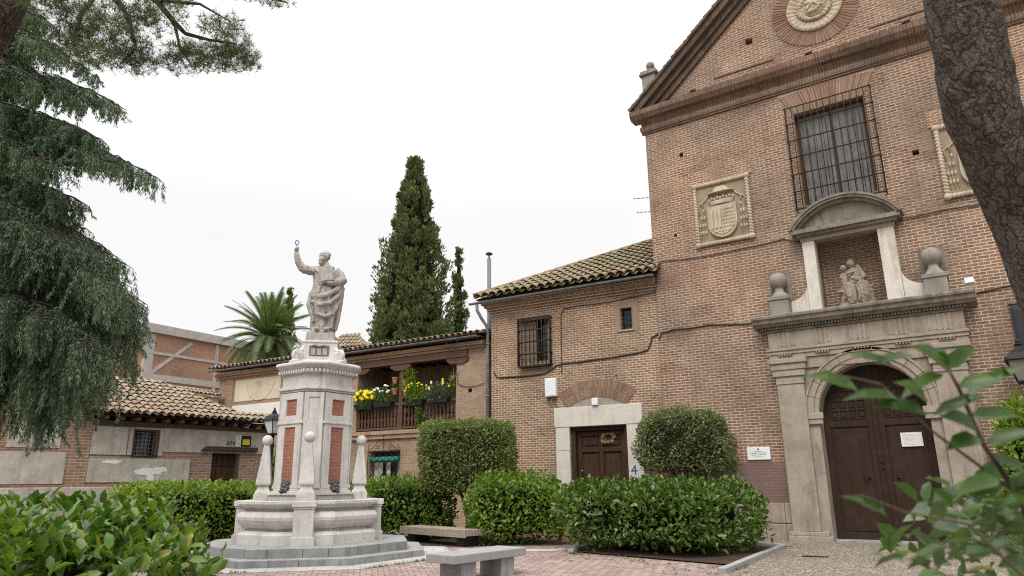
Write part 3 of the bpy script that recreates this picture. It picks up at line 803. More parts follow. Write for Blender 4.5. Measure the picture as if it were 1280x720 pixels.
def cedar_branch(p0, p1, sag, hl, width, dens=1.):
    pts = limb_pts(p0, p1, sag); L_ = (Vector(p1)-Vector(p0)).length
    pts = [q+Vector((rc.normal(0, .02), rc.normal(0, .02), rc.normal(0, .02))) for q in pts]
    wood.tube(pts, [.034*(1-i/15)+.004 for i in range(15)], 6)
    ax = (Vector(p1)-Vector(p0)).normalized(); side = ax.cross(Vector((0, 0, 1))).normalized()
    ns = int(L_*12*dens)
    for i in range(ns):
        u = rc.uniform(.08, 1.); f = u*14; k = min(13, int(f)); b = pts[k].lerp(pts[k+1], f-k)
        wdt = width*(1-u*.72)*rc.uniform(.25, 1.)*rc.choice((-1, 1))
        e = b+side*wdt+ax*abs(wdt)*.6+Vector((0, 0, -abs(wdt)*.22))
        n_ = max(2, int((e-b).length*16))
        wood.tube([b, b.lerp(e, .5)+Vector((0, 0, .03)), e], [.012, .008, .004], 4)
        for j in range(n_+1):
            q = b.lerp(e, j/n_)+Vector((0, 0, .03*math.sin(math.pi*j/n_)))
            hang(q, hl*rc.uniform(.35, 1.15)*(.55+.45*(1-u)))
            if rc.random() < .5:      # needles along the top of the twig
                hang(q+Vector((0, 0, .02)), .10, 14)
def cbr(px, py, d, fromz, sag, hl, width, dens=1., back=0.):
    tip = atd(px, py, d)-CB
    cedar_branch((back*.3, 0, fromz), tip, sag, hl, width, dens)
cbr(162, 138, 9.6, 8.0, .25, .42, .9); cbr(120, 95, 10.4, 8.8, .25, .40, .8, .8); cbr(70, 60, 8.8, 8.6, .2, .45, .9)
cbr(192, 222, 9.4, 6.7, .45, .50, 1.0, 1.1); cbr(150, 205, 8.6, 6.5, .35, .50, .9)
cbr(100, 262, 9.2, 5.6, .3, .40, .8); cbr(40, 150, 9.5, 7.3, .2, .55, 1.1); cbr(20, 40, 9.3, 8.9, .2, .5, 1.)
cbr(182, 408, 9.3, 4.85, .75, .75, 1.1, 1.35); cbr(168, 385, 8.5, 4.9, .7, .75, 1.0, 1.25); cbr(140, 360, 8.0, 4.8, .65, .85, 1.1, 1.25)
cbr(120, 420, 10.2, 4.6, .6, .8, 1.1, 1.2); cbr(90, 330, 9.0, 5.2, .5, .8, 1.1, 1.2); cbr(60, 400, 7.8, 4.4, .6, .9, 1.1, 1.2)
cbr(150, 330, 9.8, 5.1, .55, .65, .9, 1.1); cbr(30, 260, 8.6, 5.7, .35, .8, 1.1, 1.1); cbr(10, 440, 8.6, 3.9, .5, .8, 1., 1.)
cbr(-30, 60, 11.5, 8.2, .2, .5, 1., .7); cbr(-320, 200, 9, 6.5, .3, .5, 1., .6); cbr(-420, 330, 10, 5., .4, .6, 1., .6); cbr(-280, 60, 11, 9., .3, .5, 1., .6); cbr(-120, -60, 9.5, 10.5, .2, .45, .8, .8); cbr(-240, -120, 10.5, 11.2, .2, .4, .7, .6)
cbr(118, 172, 9.0, 7.2, .25, .5, .9); cbr(92, 118, 9.2, 8.2, .2, .5, .9); cbr(64, 205, 8.4, 6.7, .3, .6, 1.); cbr(104, 288, 9.6, 5.8, .35, .6, .9); cbr(70, 300, 8.2, 5.4, .4, .8, 1.1, 1.2)
cbr(128, 318, 8.8, 5.3, .5, .75, 1., 1.2); cbr(158, 455, 9.4, 4.4, .75, .8, 1., 1.2); cbr(112, 470, 8.6, 4.2, .7, .85, 1.1, 1.3); cbr(60, 480, 8.0, 3.9, .6, .9, 1.1, 1.3); cbr(25, 380, 9.4, 4.7, .5, .9, 1.1, 1.2); cbr(40, 440, 9.9, 4.2, .5, .85, 1.1, 1.2); cbr(20, 90, 8.6, 8.3, .2, .55, 1., 1.2); cbr(45, 20, 9.8, 9.4, .2, .5, 1., 1.); cbr(175, 430, 8.9, 4.7, .8, .75, .9, 1.2)
cbr(140, 480, 9.0, 3.9, .7, .75, .9, 1.3); cbr(100, 500, 9.4, 3.7, .6, .8, 1., 1.3); cbr(70, 520, 8.4, 3.5, .55, .75, 1., 1.3); cbr(30, 510, 8.8, 3.4, .5, .8, 1., 1.3); cbr(5, 540, 9.6, 3.2, .45, .7, 1., 1.2); cbr(120, 445, 7.8, 4.0, .65, .8, 1., 1.3); cbr(86, 250, 8.9, 6.0, .3, .6, 1., 1.2); cbr(30, 310, 8.0, 5.2, .4, .9, 1.1, 1.2)
V, Q = leaves(np.concatenate(LP), np.concatenate(LA), np.concatenate(LN), np.concatenate(LL), np.concatenate(LW), T_SMALL)
link('crown', quadmesh('crown', V, Q, M['leaf_cedar']), cedar)
M['cedar_wood'] = plain_mat('cedar_wood', (.05, .042, .034), .95, 0, .3)
wood.build('limb', M['cedar_wood'], cedar, True)

# pines
t = NT('pine_bark'); oc = t.coord('Object')
wv = t.node('TexNoise', Scale=7., Detail=4.); t.put(wv.inputs['Vector'], oc)
wob = t.node('VectorMath', operation='MULTIPLY_ADD'); t.put(wob.inputs[0], wv.outputs['Color']); wob.inputs[1].default_value = (.22, .22, .22); t.put(wob.inputs[2], t.mapping(oc, scale=(1, 1, .38)))
v1 = t.node('TexVoronoi', Scale=13.); v1.feature = 'DISTANCE_TO_EDGE'; t.put(v1.inputs['Vector'], wob.outputs[0])
v2 = t.node('TexVoronoi', Scale=34.); t.put(v2.inputs['Vector'], wob.outputs[0])
sp = t.node('SeparateColor'); t.put(sp.inputs[0], v2.outputs['Color'])
fine = t.noise(t.mapping(oc, scale=(1, 1, .6)), 60, 6, .8); mid = t.noise(t.mapping(oc, scale=(1, 1, .5)), 16, 6, .75)
cc = t.mix(t.math('ADD', t.math('MULTIPLY', sp.outputs[0], .45), t.math('MULTIPLY', mid, .6)), (.085, .066, .055), (.29, .24, .21))
cc = t.mix(t.ramp(fine, [(.38, .85), (.56, 0.)]), cc, (.028, .022, .02))
cc = t.mix(t.ramp(t.noise(oc, 90, 3, .8), [(.60, 0.), (.68, .8)]), cc, (.42, .40, .385))
cc = t.mix(t.ramp(t.math('ADD', v1.outputs['Distance'], t.math('MULTIPLY', mid, .12)), [(.06, .7), (.16, 0.)]), cc, (.03, .024, .021))
cc = t.mix(t.ramp(t.noise(oc, 1.4, 4), [(.55, 0.), (.7, .3)]), cc, (.17, .105, .07))
hh = t.math('ADD', t.math('MULTIPLY', t.ramp(v1.outputs['Distance'], [(0., 0.), (.2, 1.)]), .8), t.math('ADD', t.math('MULTIPLY', fine, .7), t.math('MULTIPLY', mid, 1.)))
M['pine_bark'] = t.done(cc, .95, t.bump(hh, .035, 1.))
def tufts(centres, dirs, r, k, L, W_):
    n = len(centres); C = np.repeat(centres, k, 0); D = np.repeat(dirs, k, 0)
    A = nrm(D*.75+r.normal(size=(n*k, 3))*.75); N = nrm(r.normal(size=(n*k, 3)))
    return leaves(C, A, N, L*r.uniform(.7, 1.1, n*k), W_, T_NEEDLE)
def pine_crown(blobs, seed, per, k, L, W_):
    r = np.random.default_rng(seed); parts = []
    for c_, rd in blobs:
        n = int(per*rd[0]*rd[1]/.25); d = nrm(r.normal(size=(n, 3))); q = r.uniform(.25, 1., n)**.6
        P = np.array(c_)+d*np.array(rd)*q[:, None]
        parts.append(tufts(P, nrm(d*.5+np.array((0, 0, .6))), r, k, L, W_))
    return merge(parts)
# right-hand pine: trunk crosses the corner of the view
RB = Vector((1.15, 7.05, 0))
rp = thing('pine_tree', 'leaning pine trunk with dark scaly bark in front of the church, upper right', 'pine tree', RB)
cen = [(1197, -20, 5.0), (1212, 70, 5.02), (1222, 120, 5.04), (1252, 200, 5.06), (1297, 300, 5.1)]
path = [atd(*c_)-RB for c_ in cen]
path = [path[0]+(path[0]-path[2])*2.6+Vector((.1, 0, .3)), path[0]+(path[0]-path[2])*1.1+Vector((.05, 0, .1))]+path+[Vector((-.45, -.55, 1.6)), Vector((0, 0, -.1))]
m = MB(); bumpy_tube(m, path, [.15, .185, .218, .232, .236, .222, .236, .29, .40], 48, 9, .075, 12)
tr_o = m.build('trunk', M['pine_bark'], rp, True)
top = path[0]
m = MB()
for ang, ln, up_ in ((0.4, 2.6, 1.0), (2.2, 2.4, 1.2), (3.7, 2.8, .9), (5.2, 2.2, 1.3)):
    m.tube([top, top+Vector((math.cos(ang)*ln*.5, math.sin(ang)*ln*.5, up_*.7)), top+Vector((math.cos(ang)*ln, math.sin(ang)*ln, up_*1.3))], [.13, .08, .04], 8)
m.build('limb', M['pine_bark'], rp, True)
bl = [((top.x+math.cos(a_)*q_, top.y+math.sin(a_)*q_, top.z+1.4+.3*math.sin(3*a_)), (1.3, 1.3, .7)) for a_, q_ in ((.4, 2.4), (1.5, 1.6), (2.3, 2.3), (3.7, 2.6), (4.6, 1.5), (5.3, 2.2), (0, 0))]
V, Q = pine_crown(bl, 61, 60, 12, .13, .006)
link('crown', quadmesh('crown', V, Q, M['leaf_pine']), rp)
# left-hand pine: only the leaning stem and the lowest sprays reach into the view
lb = atd(-75, 560, 6.4); LB = Vector((lb.x, lb.y, 0))
lp = thing('pine_tree', 'pine with sprays of long needles hanging into the top left of the sky', 'pine tree', LB)
pth = [Vector((0, 0, -.1)), Vector((.05, .1, 2.2)), atd(-48, 130, 7.0)-LB, atd(8, 0, 7.1)-LB, atd(50, -110, 7.2)-LB, atd(90, -230, 7.3)-LB]
m = MB(); bumpy_tube(m, pth, [.32, .27, .22, .19, .16, .12], 24, 8, .05, 8); m.build('trunk', M['pine_bark'], lp, True)
m = MB(); limbs = []
def pbr(pts, r0):
    q = [Vector(atd(*p_))-LB for p_ in pts]; m.tube(q, [r0*(1-.8*i/(len(q)-1)) for i in range(len(q))], 7); limbs.append(q); return q
pbr([(60, -90, 7.2), (110, -60, 7.3), (150, -30, 7.5), (195, 0, 7.7), (218, 28, 7.8), (232, 42, 7.9), (262, 50, 8.0), (296, 55, 8.1)], .055)
pbr([(60, -90, 7.2), (130, -20, 7.1), (160, 20, 7.2), (170, 60, 7.3), (150, 80, 7.4)], .04)
pbr([(150, -30, 7.5), (210, -40, 8.2), (280, -25, 8.6), (330, -6, 8.8), (360, 4, 8.9)], .04)
pbr([(130, -20, 7.1), (100, 20, 6.9), (92, 55, 6.8)], .03); pbr([(218, 28, 7.8), (225, 60, 7.7), (240, 82, 7.7)], .02); pbr([(195, 0, 7.7), (250, 5, 7.6), (290, 28, 7.6)], .025)
m.build('limb', M['pine_bark'], lp, True)
r = np.random.default_rng(62); cs = []; ds = []
def spray(px, py, d, rx, ry, n):
    """tufts within a flattish pad round a pixel at a distance"""
    c_ = np.array(tuple(atd(px, py, d)-LB)); sc = d/FPX
    a = r.normal(size=(n, 3)); a = nrm(a)*(r.random(n)**.45)[:, None]
    P = c_+a[:, :1]*rx*sc*np.array(CR)+a[:, 1:2]*ry*sc*np.array(CU)+a[:, 2:]*rx*sc*.8*np.array(CF)
    P = P[:max(8, int(n*.82))]; a = a[:len(P)]; n = len(P)
    cs.append(P); ds.append(nrm(a*.4+np.array((0, 0, .7))+r.normal(size=(n, 3))*.3))
for a_ in ((292, 62, 8.05, 30, 30, 210), (258, 72, 7.9, 34, 24, 200), (222, 70, 7.7, 26, 26, 130), (200, 25, 7.6, 40, 22, 110), (275, 30, 7.7, 30, 16, 90), (155, 62, 7.3, 36, 34, 200), (120, 35, 7.0, 40, 34, 220), (90, 45, 6.9, 26, 36, 150), (160, 12, 7.3, 46, 22, 150),
           (110, 72, 6.9, 34, 22, 120), (215, 2, 7.8, 30, 12, 70), (345, 0, 8.9, 26, 9, 70), (300, -14, 8.7, 40, 12, 120), (60, 5, 6.8, 40, 20, 140), (240, -22, 8.3, 60, 16, 160), (120, -40, 7.2, 70, 30, 300), (40, -100, 7.3, 120, 40, 500), (200, -90, 8., 110, 40, 500), (180, 80, 7.4, 22, 16, 60), (312, 78, 8.1, 16, 14, 50)):
    spray(*a_)
V, Q = tufts(np.concatenate(cs), np.concatenate(ds), r, 16, .10, .0042)
link('crown', quadmesh('crown', V, Q, M['leaf_pine']), lp)
# ---------------------------------------------------------------- roofs of barrel tiles
def tile_roof(m, s0, s1, y0, z0, pitch, length, seed, sp=.235, row=.37, rad=.098, z_of=None):
    """rows of half-round clay tiles from the eave (y0, z0) up the slope; length(s) gives the slope length above each spot"""
    r = random.Random(seed); n = int((s1-s0)/sp); tp = math.tan(pitch); cp, sp_ = math.cos(pitch), math.sin(pitch)
    for i in range(n+1):
        s = s0+(i+.5)*(s1-s0)/(n+1); L = length(s)
        if L < .12: continue
        wob = [r.uniform(-.012, .012) for _ in range(2)]
        for kind in (0, 1):        # channel tiles lie open between the covering tiles
            sc = s+(sp*.5 if kind == 0 else 0)
            nr = max(1, int(L/row+.6)); off = r.uniform(-.05, .03)
            for k in range(nr):
                a0 = k*row+(off if k else (r.uniform(-.035, .02) if kind else .02)); a1 = a0+row*1.22
                if a1 > L+.15: a1 = L+.1
                if a1-a0 < .1: continue
                rings = []
                for a, rr_, lift in ((a0, rad*1.06, .050 if kind else .02), (a1, rad*.86, .020 if kind else -.01)):
                    ring = []
                    jx = r.uniform(-.008, .008)
                    for q in range(7):
                        th = math.pi*q/6
                        cx_ = math.cos(th)*rr_; h = math.sin(th)*rr_*(.95 if kind else -.75)+lift+(0 if kind else .07)
                        ring.append((sc+jx-cx_+wob[0], y0+a*cp-h*sp_, z0+a*sp_+h*cp))
                    rings.append(ring)
                inner = [[(x, y+.016*sp_, z-.016*cp) for x, y, z in ring] for ring in rings]
                b = len(m.v)
                m.loft(rings, cap=False, closed=False)
                if kind and k == 0:
                    v = rings[0]+inner[0]
                    m.add(v, [(q, q+7, q+8, q+1) for q in range(6)])
    return m
def arc(cx, cz, r, a0, a1, n):
    return [(cx+r*math.cos(R(a0+(a1-a0)*i/n)), cz+r*math.sin(R(a0+(a1-a0)*i/n))) for i in range(n+1)]
def voussoirs(m, cx, cz, r0, r1, a0, a1, n, y0, y1, gap=.18, fn=None):
    for i in range(n):
        p = a0+(a1-a0)*(i+gap*.5)/n; q = a0+(a1-a0)*(i+1-gap*.5)/n; e = random.uniform(-.006, .006)
        pts = []
        for a, r_ in ((p, r0), (p, r1), (q, r1), (q, r0)):
            pts.append((cx+r_*math.cos(R(a)), cz+r_*math.sin(R(a))))
        if fn: pts = fn(i, pts)
        m.prism(pts, y0+e, y1)
def rect(x0, x1, z0, z1): return [(x0, z0), (x1, z0), (x1, z1), (x0, z1)]

# ================================================================ church
CH = thing('church', 'tall brick convent church with a gabled front, stone portal and carved coats of arms', 'church', (-2.87, 21.2, 0))
HW = 5.92
# brick front below the cornice, with the window, niche and door openings left out
m = MB()
niche_hole = rect(-.88, .80, 6.18, 8.36)
door_hole = [(-1.5, -.05), (1.5, -.05), (1.5, 3.35)]+arc(0, 3.35, 1.5, 0, 180, 20)[1:]
holes = [rect(-1.02, .95, 9.48, 12.5), niche_hole, [(-1.45, .02), (1.45, .02), (1.45, 4.7), (-1.45, 4.7)]]
hole_list = []
for x, z, a in ((-4.68, 12.2, .07), (2.02, 10.35, .08), (-5.1, 9.4, .05), (3.9, 11.6, .07)):
    hole_list.append(rect(x-a, x+a, z-a, z+a))
m.prism([(-HW, 2.1), (-1.45, 2.1), (-1.45, 4.7), (1.45, 4.7), (1.45, 2.1), (HW, 2.1), (HW, 13.31), (-HW, 13.31)], 0, .34, holes[:2]+hole_list)
m.box(-HW, -HW+.4, .342, 16, -.3, 14.2); m.box(HW-.4, HW, .342, 16, -.3, 14.2); m.box(-HW+.41, HW-.41, 15.6, 16, -.3, 19)
m.build('wall', M['brick'], CH)
m = MB(); m.prism(rect(-HW, -1.45, .98, 2.098), 0, .34); m.prism(rect(1.45, HW, .98, 2.098), 0, .34)
build_each(m, 'painted_dado', M['brick_pink'], CH)
for side in (-1, 1):
  m = MB(); x = -HW-.02 if side < 0 else 1.47
  while x < (-1.47 if side < 0 else HW):       # rough stone footing in big blocks
    w = random.uniform(.45, .9); e_ = min(x+w, -1.47 if side < 0 else HW)
    for z0, z1 in ((-.2, .42), (.43, .975)): m.box(x+.004, e_-.004, -.03+random.uniform(-.012, .01), .33, z0+.004, z1)
    x += w
  m.build('footing', M['sandstone'], CH, bevel=.02)
# gable field with put-log holes, a sunk panel line and the round medallion
slope = .857; z_ap = 14.2+slope*(HW-.05)
m = MB()
gh = [rect(x-.11, x+.11, z-.1, z+.1) for x, z in ((-2.09, 15.54), (-4.1, 14.36), (-.35, 14.36), (1.9, 15.5), (3.9, 14.36), (0, 18.2), (2.35, 14.36))]
m.prism([(-HW+.05, 14.1), (HW-.05, 14.1), (0, z_ap)], .0, .34, gh+[ngon((0, 15.93), .80, 40, 0)])
m.build('gable', M['brick'], CH)
m = MB()
for x, z, a in [(g[0][0]+.11, g[0][1]+.1, .11) for g in gh]+[(x, z, a) for x, z, a in ((-4.68, 12.2, .07), (2.02, 10.35, .08), (-5.1, 9.4, .05), (3.9, 11.6, .07))]:
    m.box(x-a-.02, x+a+.02, .30, .36, z-a-.02, z+a+.02)
build_each(m, 'putlog_hole', M['black'], CH)
m = MB()
for z in (14.62,):
    for s_ in (-1, 1): m.box(min(s_*1.4, s_*3.35), max(s_*1.4, s_*3.35), -.035, .03, z-.03, z+.03)
build_each(m, 'gable_fillet', M['soldier'], CH)
# main cornice: stepped mouldings of brick on edge
def cornice(name, x0, x1):
    m = MB()
    m.extr([(0.05, 13.31), (-.06, 13.31), (-.06, 13.36), (-.11, 13.38), (-.11, 13.42), (.05, 13.42)], x0-.1, x1+.1)
    m.extr([(.05, 13.422), (-.12, 13.422), (-.13, 13.56), (.05, 13.56)], x0-.13, x1+.13)
    m.extr([(.05, 13.562), (-.05, 13.562), (-.07, 13.68), (-.16, 13.78), (.05, 13.78)], x0-.1, x1+.1)
    m.extr([(.05, 13.782), (-.34, 13.782), (-.38, 13.83), (-.45, 13.92), (-.47, 14.08), (-.44, 14.10), (.05, 14.16)], x0-.36, x1+.36)
    return m.build(name, M['soldier'], CH)
cornice('cornice', -HW, HW)
# raking cornices and the verge tiles
for s_ in (-1, 1):
    p0 = Vector((s_*(HW+.34), 0, 14.12)); p1 = Vector((0, 0, 14.12+slope*(HW+.34)))
    d = (p1-p0).normalized(); nrm_ = Vector((-d.z*s_*-1, 0, d.x*s_*-1)); nrm_ = Vector((d.z*(-1 if d.x > 0 else 1), 0, abs(d.x)))
    def strip(mb, t0, t1, y0, y1, q0=0., q1=1.):
        a = p0.lerp(p1, q0); b = p0.lerp(p1, q1)
        pts = [a+nrm_*t0, b+nrm_*t0, b+nrm_*t1, a+nrm_*t1]
        mb.prism([(p.x, p.z) for p in pts], y0, y1)
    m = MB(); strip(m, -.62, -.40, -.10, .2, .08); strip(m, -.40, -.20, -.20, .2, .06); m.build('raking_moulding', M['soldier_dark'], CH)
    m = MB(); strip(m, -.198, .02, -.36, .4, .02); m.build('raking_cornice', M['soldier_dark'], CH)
    m = MB()
    n = 40
    for i in range(n):      # lapped tiles along the verge
        a = p0.lerp(p1, i/n); b = p0.lerp(p1, (i+1.25)/n)
        pts = [a+nrm_*.03, b+nrm_*.022, b+nrm_*.10, a+nrm_*(.14+random.uniform(-.015, .02))]
        m.prism([(p.x, p.z) for p in pts], -.44+random.uniform(-.02, .02), -.02)
        m.prism([(p.x, p.z) for p in pts], 0.0, .45)
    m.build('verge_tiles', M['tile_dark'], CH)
    m = MB(); L0 = (p1-p0).length
    a, b = p0+nrm_*.02, p1+nrm_*.02
    m.add([(a.x, .45, a.z), (b.x, .45, b.z), (b.x, 16.3, b.z), (a.x, 16.3, a.z)], [(0, 1, 2, 3) if s_ < 0 else (3, 2, 1, 0)])
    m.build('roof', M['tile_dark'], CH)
# corner pedestal with a ball, left foot of the gable
for s_ in (-1, 1):
    m = MB(); cx_ = s_*5.86
    m.box(cx_-.26, cx_+.26, .5, 1.02, 14.15, 15.95); m.box(cx_-.34, cx_+.34, .42, 1.1, 15.95, 16.03); m.box(cx_-.30, cx_+.30, .46, 1.06, 16.03, 16.14)
    m.lathe([(.26, 16.14), (.2, 16.20), (.1, 16.26), (.08, 16.32)], (cx_, .76), 16); m.ell((cx_, .76, 16.44), (.16, .16, .16))
    m.build('corner_finial', M['greyball'], CH, bevel=.02)
# medallion
m = MB(); voussoirs(m, 0, 15.93, .83, 1.28, 0, 360, 74, -.045, .02, .34)
m.build('brick_ring', M['voussoir'], CH)
m = MB(); m.prism(ngon((0, 15.93), 1.29, 48, 0), -.02, .002, [ngon((0, 15.93), .81, 48, 0)]); m.build('ring_mortar', M['mortar'], CH)
m = MB()
rings = []
nseg = 96
for r_, y, fl in ((.83, -.02, 0), (.82, -.10, .0), (.76, -.12, .03), (.52, -.05, .035), (.50, -.04, 0)):
    rings.append([(r_*math.cos(2*math.pi*i/nseg), y-fl*abs(math.sin(15*2*math.pi*i/nseg))+fl*.5, 15.93+r_*math.sin(2*math.pi*i/nseg)) for i in range(nseg)])
rings.append([(0.3*math.cos(2*math.pi*i/nseg), -.04, 15.93+.3*math.sin(2*math.pi*i/nseg)) for i in range(nseg)])
m.loft(list(rings), True)
med = m.build('medallion', M['relief'], CH)
m = MB(); rr = random.Random(3)
m.ell((0, -.02, 15.96), (.40, .14, .36)); 
for i in range(26):
    a = 2*math.pi*i/26; m.ell((.45*math.cos(a), -.08, 15.93+.43*math.sin(a)), (.07+rr.uniform(0, .03), .07, .055+rr.uniform(0, .03)))
for i in range(12): m.ell((rr.uniform(-.25, .25), -.14, 15.96+rr.uniform(-.22, .2)), (rr.uniform(.04, .09), .05, rr.uniform(.03, .08)))
for s_ in (-1, 1): m.tube([(0, -.17, 16.05), (s_*.12, -.17, 15.92), (s_*.2, -.15, 15.85)], .028, 6)
wr = sculpt(m, 'wreath_relief', M['relief'], CH, .014, 1, .05)
# window: brick flat arch, shutters, proud iron cage
m = MB()
def flat_fn(i, pts): return pts
n = 30
for i in range(n):
    q0 = (i+.1)/n*2-1; q1 = (i+.9)/n*2-1; e = random.uniform(-.005, .005)
    m.prism([(q0*1.02-.035, 12.52), (q1*1.02-.035, 12.52), (q1*1.38-.035, 13.27-.07*abs(q1)), (q0*1.38-.035, 13.27-.07*abs(q0))], -.012+e, .05)
m.build('flat_arch', M['voussoir'], CH)
m = MB(); m.prism([(-1.06, 12.51), (.99, 12.51), (1.36, 13.29), (-1.43, 13.29)], -.005, .02); m.build('arch_mortar', M['mortar'], CH)
m = MB(); m.prism(rect(-1.02, .95, 9.48, 12.5), .22, .30, [rect(-.93, -.06, 9.56, 12.42), rect(-.01, .86, 9.56, 12.42)]); wf = m.build('window', M['dark_wood'], CH)
m = MB()
for a, b in ((-.93, -.06), (-.01, .86)):
    k = 4
    for i in range(k):
        m.box(a+(b-a)*i/k+.006, a+(b-a)*(i+1)/k-.006, .245+random.uniform(0, .006), .275, 9.56, 12.42)
build_each(m, 'shutter', M['shutter'], wf)
m = MB(); m.box(-1.0, .93, .31, .33, 9.48, 12.5); m.build('backing', M['black'], wf)
def cage(name, x0, x1, z0, z1, yo, nv, nh, parent, mat, r_=.013, ball=True, sides=True):
    m = MB()
    for i in range(nv+1):
        x = x0+(x1-x0)*i/nv; m.tube([(x, yo, z0), (x, yo, z1)], r_*(1.3 if i in (0, nv) else 1), 6)
    for j in range(nh+1):
        z = z0+(z1-z0)*j/nh; m.tube([(x0-.03, yo, z), (x1+.03, yo, z)], r_*1.35, 6)
        if sides:
            for x in (x0, x1): m.tube([(x, yo, z), (x, .06, z)], r_*1.2, 6)
        if ball:
            for x in (x0, x1): m.ell((x, yo-.01, z), (.04, .04, .04), None, 8, 6)
    if sides:
        for x in (x0, x1): m.tube([(x, yo*.5, z0), (x, yo*.5, z1)], r_, 6)
    return m.build(name, mat, parent, True)
cage('window_grille', -1.22, 1.18, 9.34, 12.66, -.20, 13, 6, wf, M['rust_iron'], .014)
# carved coats of arms in rope frames
def arms(cx_, name, seed):
    zc = 9.87; a = thing_part = None
    m = MB(); m.prism(rect(cx_-.92, cx_+.92, 8.80, 10.94), -.03, .05); pl = m.build('relief_panel', M['relief_ground'], CH)
    m = MB()      # rope moulding
    def rope(p, q, n):
        d = Vector(q)-Vector(p); rot = d.to_track_quat('X', 'Z').to_matrix()
        tw = rot @ Matrix.Rotation(R(38), 3, 'Y')
        for i in range(n): m.ell(Vector(p)+d*((i+.5)/n), (.062, .06, .085), tw, 8, 6)
        m.tube([p, q], .05, 8)
    x0, x1, z0, z1 = cx_-.85, cx_+.85, 8.86, 10.88
    rope((x0, -.06, z0), (x1, -.06, z0), 17); rope((x0, -.06, z1), (x1, -.06, z1), 17); rope((x0, -.06, z0), (x0, -.06, z1), 20); rope((x1, -.06, z0), (x1, -.06, z1), 20)
    for x in (x0, x1):
        for z in (z0, z1): m.ell((x, -.06, z), (.1, .08, .1))
    m.build('rope_frame', M['relief'], pl, True)
    m = MB()
    shield = [(-.46, .42), (.46, .42), (.47, -.1)]+arc(0, -.12, .47, 0, -180, 14)[1:-1]+[(-.47, -.1)]
    sh = [(cx_+x, 9.62+z*1.08) for x, z in shield]
    m.prism(sh, -.13, -.02)
    sh2 = [(cx_+x*.86, 9.62+z*.93) for x, z in shield]
    m.prism([(x, z) for x, z in sh2], -.15, -.02)
    s_o = m.build('shield', M['relief'], pl, bevel=.02)
    m = MB()
    for k in range(3): m.box(cx_-.36+k*.13, cx_-.29+k*.13, -.185, -.14, 9.30, 9.94)
    rr_ = random.Random(seed)
    for i in range(5):
        for j in range(6): m.ell((cx_+.06+i*.072, -.15, 9.32+j*.115), (.025, .03, .04), None, 8, 6)
    for i in range(5): m.ell((cx_-.2+i*.1, -.15, 9.18+.02*(i % 2)), (.035, .03, .03), None, 8, 6)
    m.box(cx_-.012, cx_+.012, -.18, -.14, 9.15, 10.0)
    m.build('charge', M['relief'], pl)
    m = MB()      # crown and tasselled hat above
    m.loft([[(cx_+r_*math.cos(2*math.pi*i/20), -.06-.1*max(0, -math.sin(2*math.pi*i/20))*1.0+.06*max(0, math.sin(2*math.pi*i/20)), z) for i in range(20)] for r_, z in ((.36, 10.10), (.38, 10.13), (.38, 10.2), (.40, 10.24))], True)
    for i in range(9):
        x = -.38+.095*i; m.ell((cx_+x, -.15+.1*(x/.4)**2, 10.29+.03*(i % 2)), (.04, .04, .06), None, 8, 6)
    m.loft([[(cx_+r_*math.cos(2*math.pi*i/20), -.06+r_*.32*math.sin(2*math.pi*i/20), z) for i in range(20)] for r_, z in ((.44, 10.50), (.45, 10.53), (.26, 10.57), (.22, 10.66), (.12, 10.72))], True)
    for s_ in (-1, 1):
        m.tube([(cx_+s_*.40, -.05, 10.51), (cx_+s_*.52, -.06, 10.35), (cx_+s_*.62, -.06, 10.28), (cx_+s_*.62, -.05, 10.1)], .022, 6)
        m.tube([(cx_+s_*.62, -.06, 10.3), (cx_+s_*.75, -.06, 10.2), (cx_+s_*.74, -.05, 9.9)], .02, 6)
        for lv in range(4):
            for q in range(1+min(lv, 2)):
                x = .60-.06*lv*.2+q*.085; m.ell((cx_+s_*x, -.06, 10.0-lv*.25), (.032, .035, .075), None, 8, 6); m.tube([(cx_+s_*x, -.05, 10.05-lv*.25), (cx_+s_*x, -.05, 9.8-lv*.25)], .012, 5)
    m.build('crown_and_hat', M['relief'], pl, True)
arms(-3.47, 'l', 1); arms(3.43, 'r', 2)
m = MB(); m.box(-4.50, -2.44, -.018, .02, 10.96, 11.45); m.box(2.40, 4.5, -.018, .02, 10.96, 11.45); build_each(m, 'brick_patch', M['brick2'], CH)
# portal
m = MB()
portal_arch = [(-1.33, -.02), (-1.33, 3.35)]+arc(0, 3.33, 1.30, 180, 0, 24)[1:-1]+[(1.33, 3.35), (1.33, -.02)]
out = [(-2.36, -.02), (-2.36, 4.62), (2.36, 4.62), (2.36, -.02)]
m.prism(out[:1]+[(-2.36, 4.62), (2.36, 4.62), (2.36, -.02)]+list(reversed(portal_arch)), -.16, .62)
m.build('portal', M['sandstone'], CH, bevel=.012)
m = MB()
for s_ in (-1, 1):
    lo, hi = sorted((s_*2.36, s_*1.55)); m.box(lo+.04, hi-.04, -.30, -.158, .25, 4.2)
    m.box(lo+.02, hi-.02, -.325, -.158, 4.2, 4.28); 
    for z0, z1, p in ((4.42, 4.60, .04), (4.602, 4.78, .07), (4.782, 4.92, .12)): m.box(lo-p, hi+p, -.32-p, -.15, z0, z1)
    m.box(lo+.03, hi-.03, -.31, -.158, 4.28, 4.42)
    lo, hi = sorted((s_*2.44, s_*1.30)); m.box(lo, hi, -.36, -.158, -.04, .14); m.box(lo+.04, hi-.10, -.34, -.158, .14, .25)
build_each(m, 'pilaster', M['sandstone'], CH, bevel=.018)
m = MB()
for s_ in (-1, 1):
    lo, hi = sorted((s_*1.20, s_*1.64)); m.box(lo, hi, -.27, -.157, 3.20, 3.38); m.box(lo+.025, hi-.025, -.24, -.157, 3.06, 3.20)
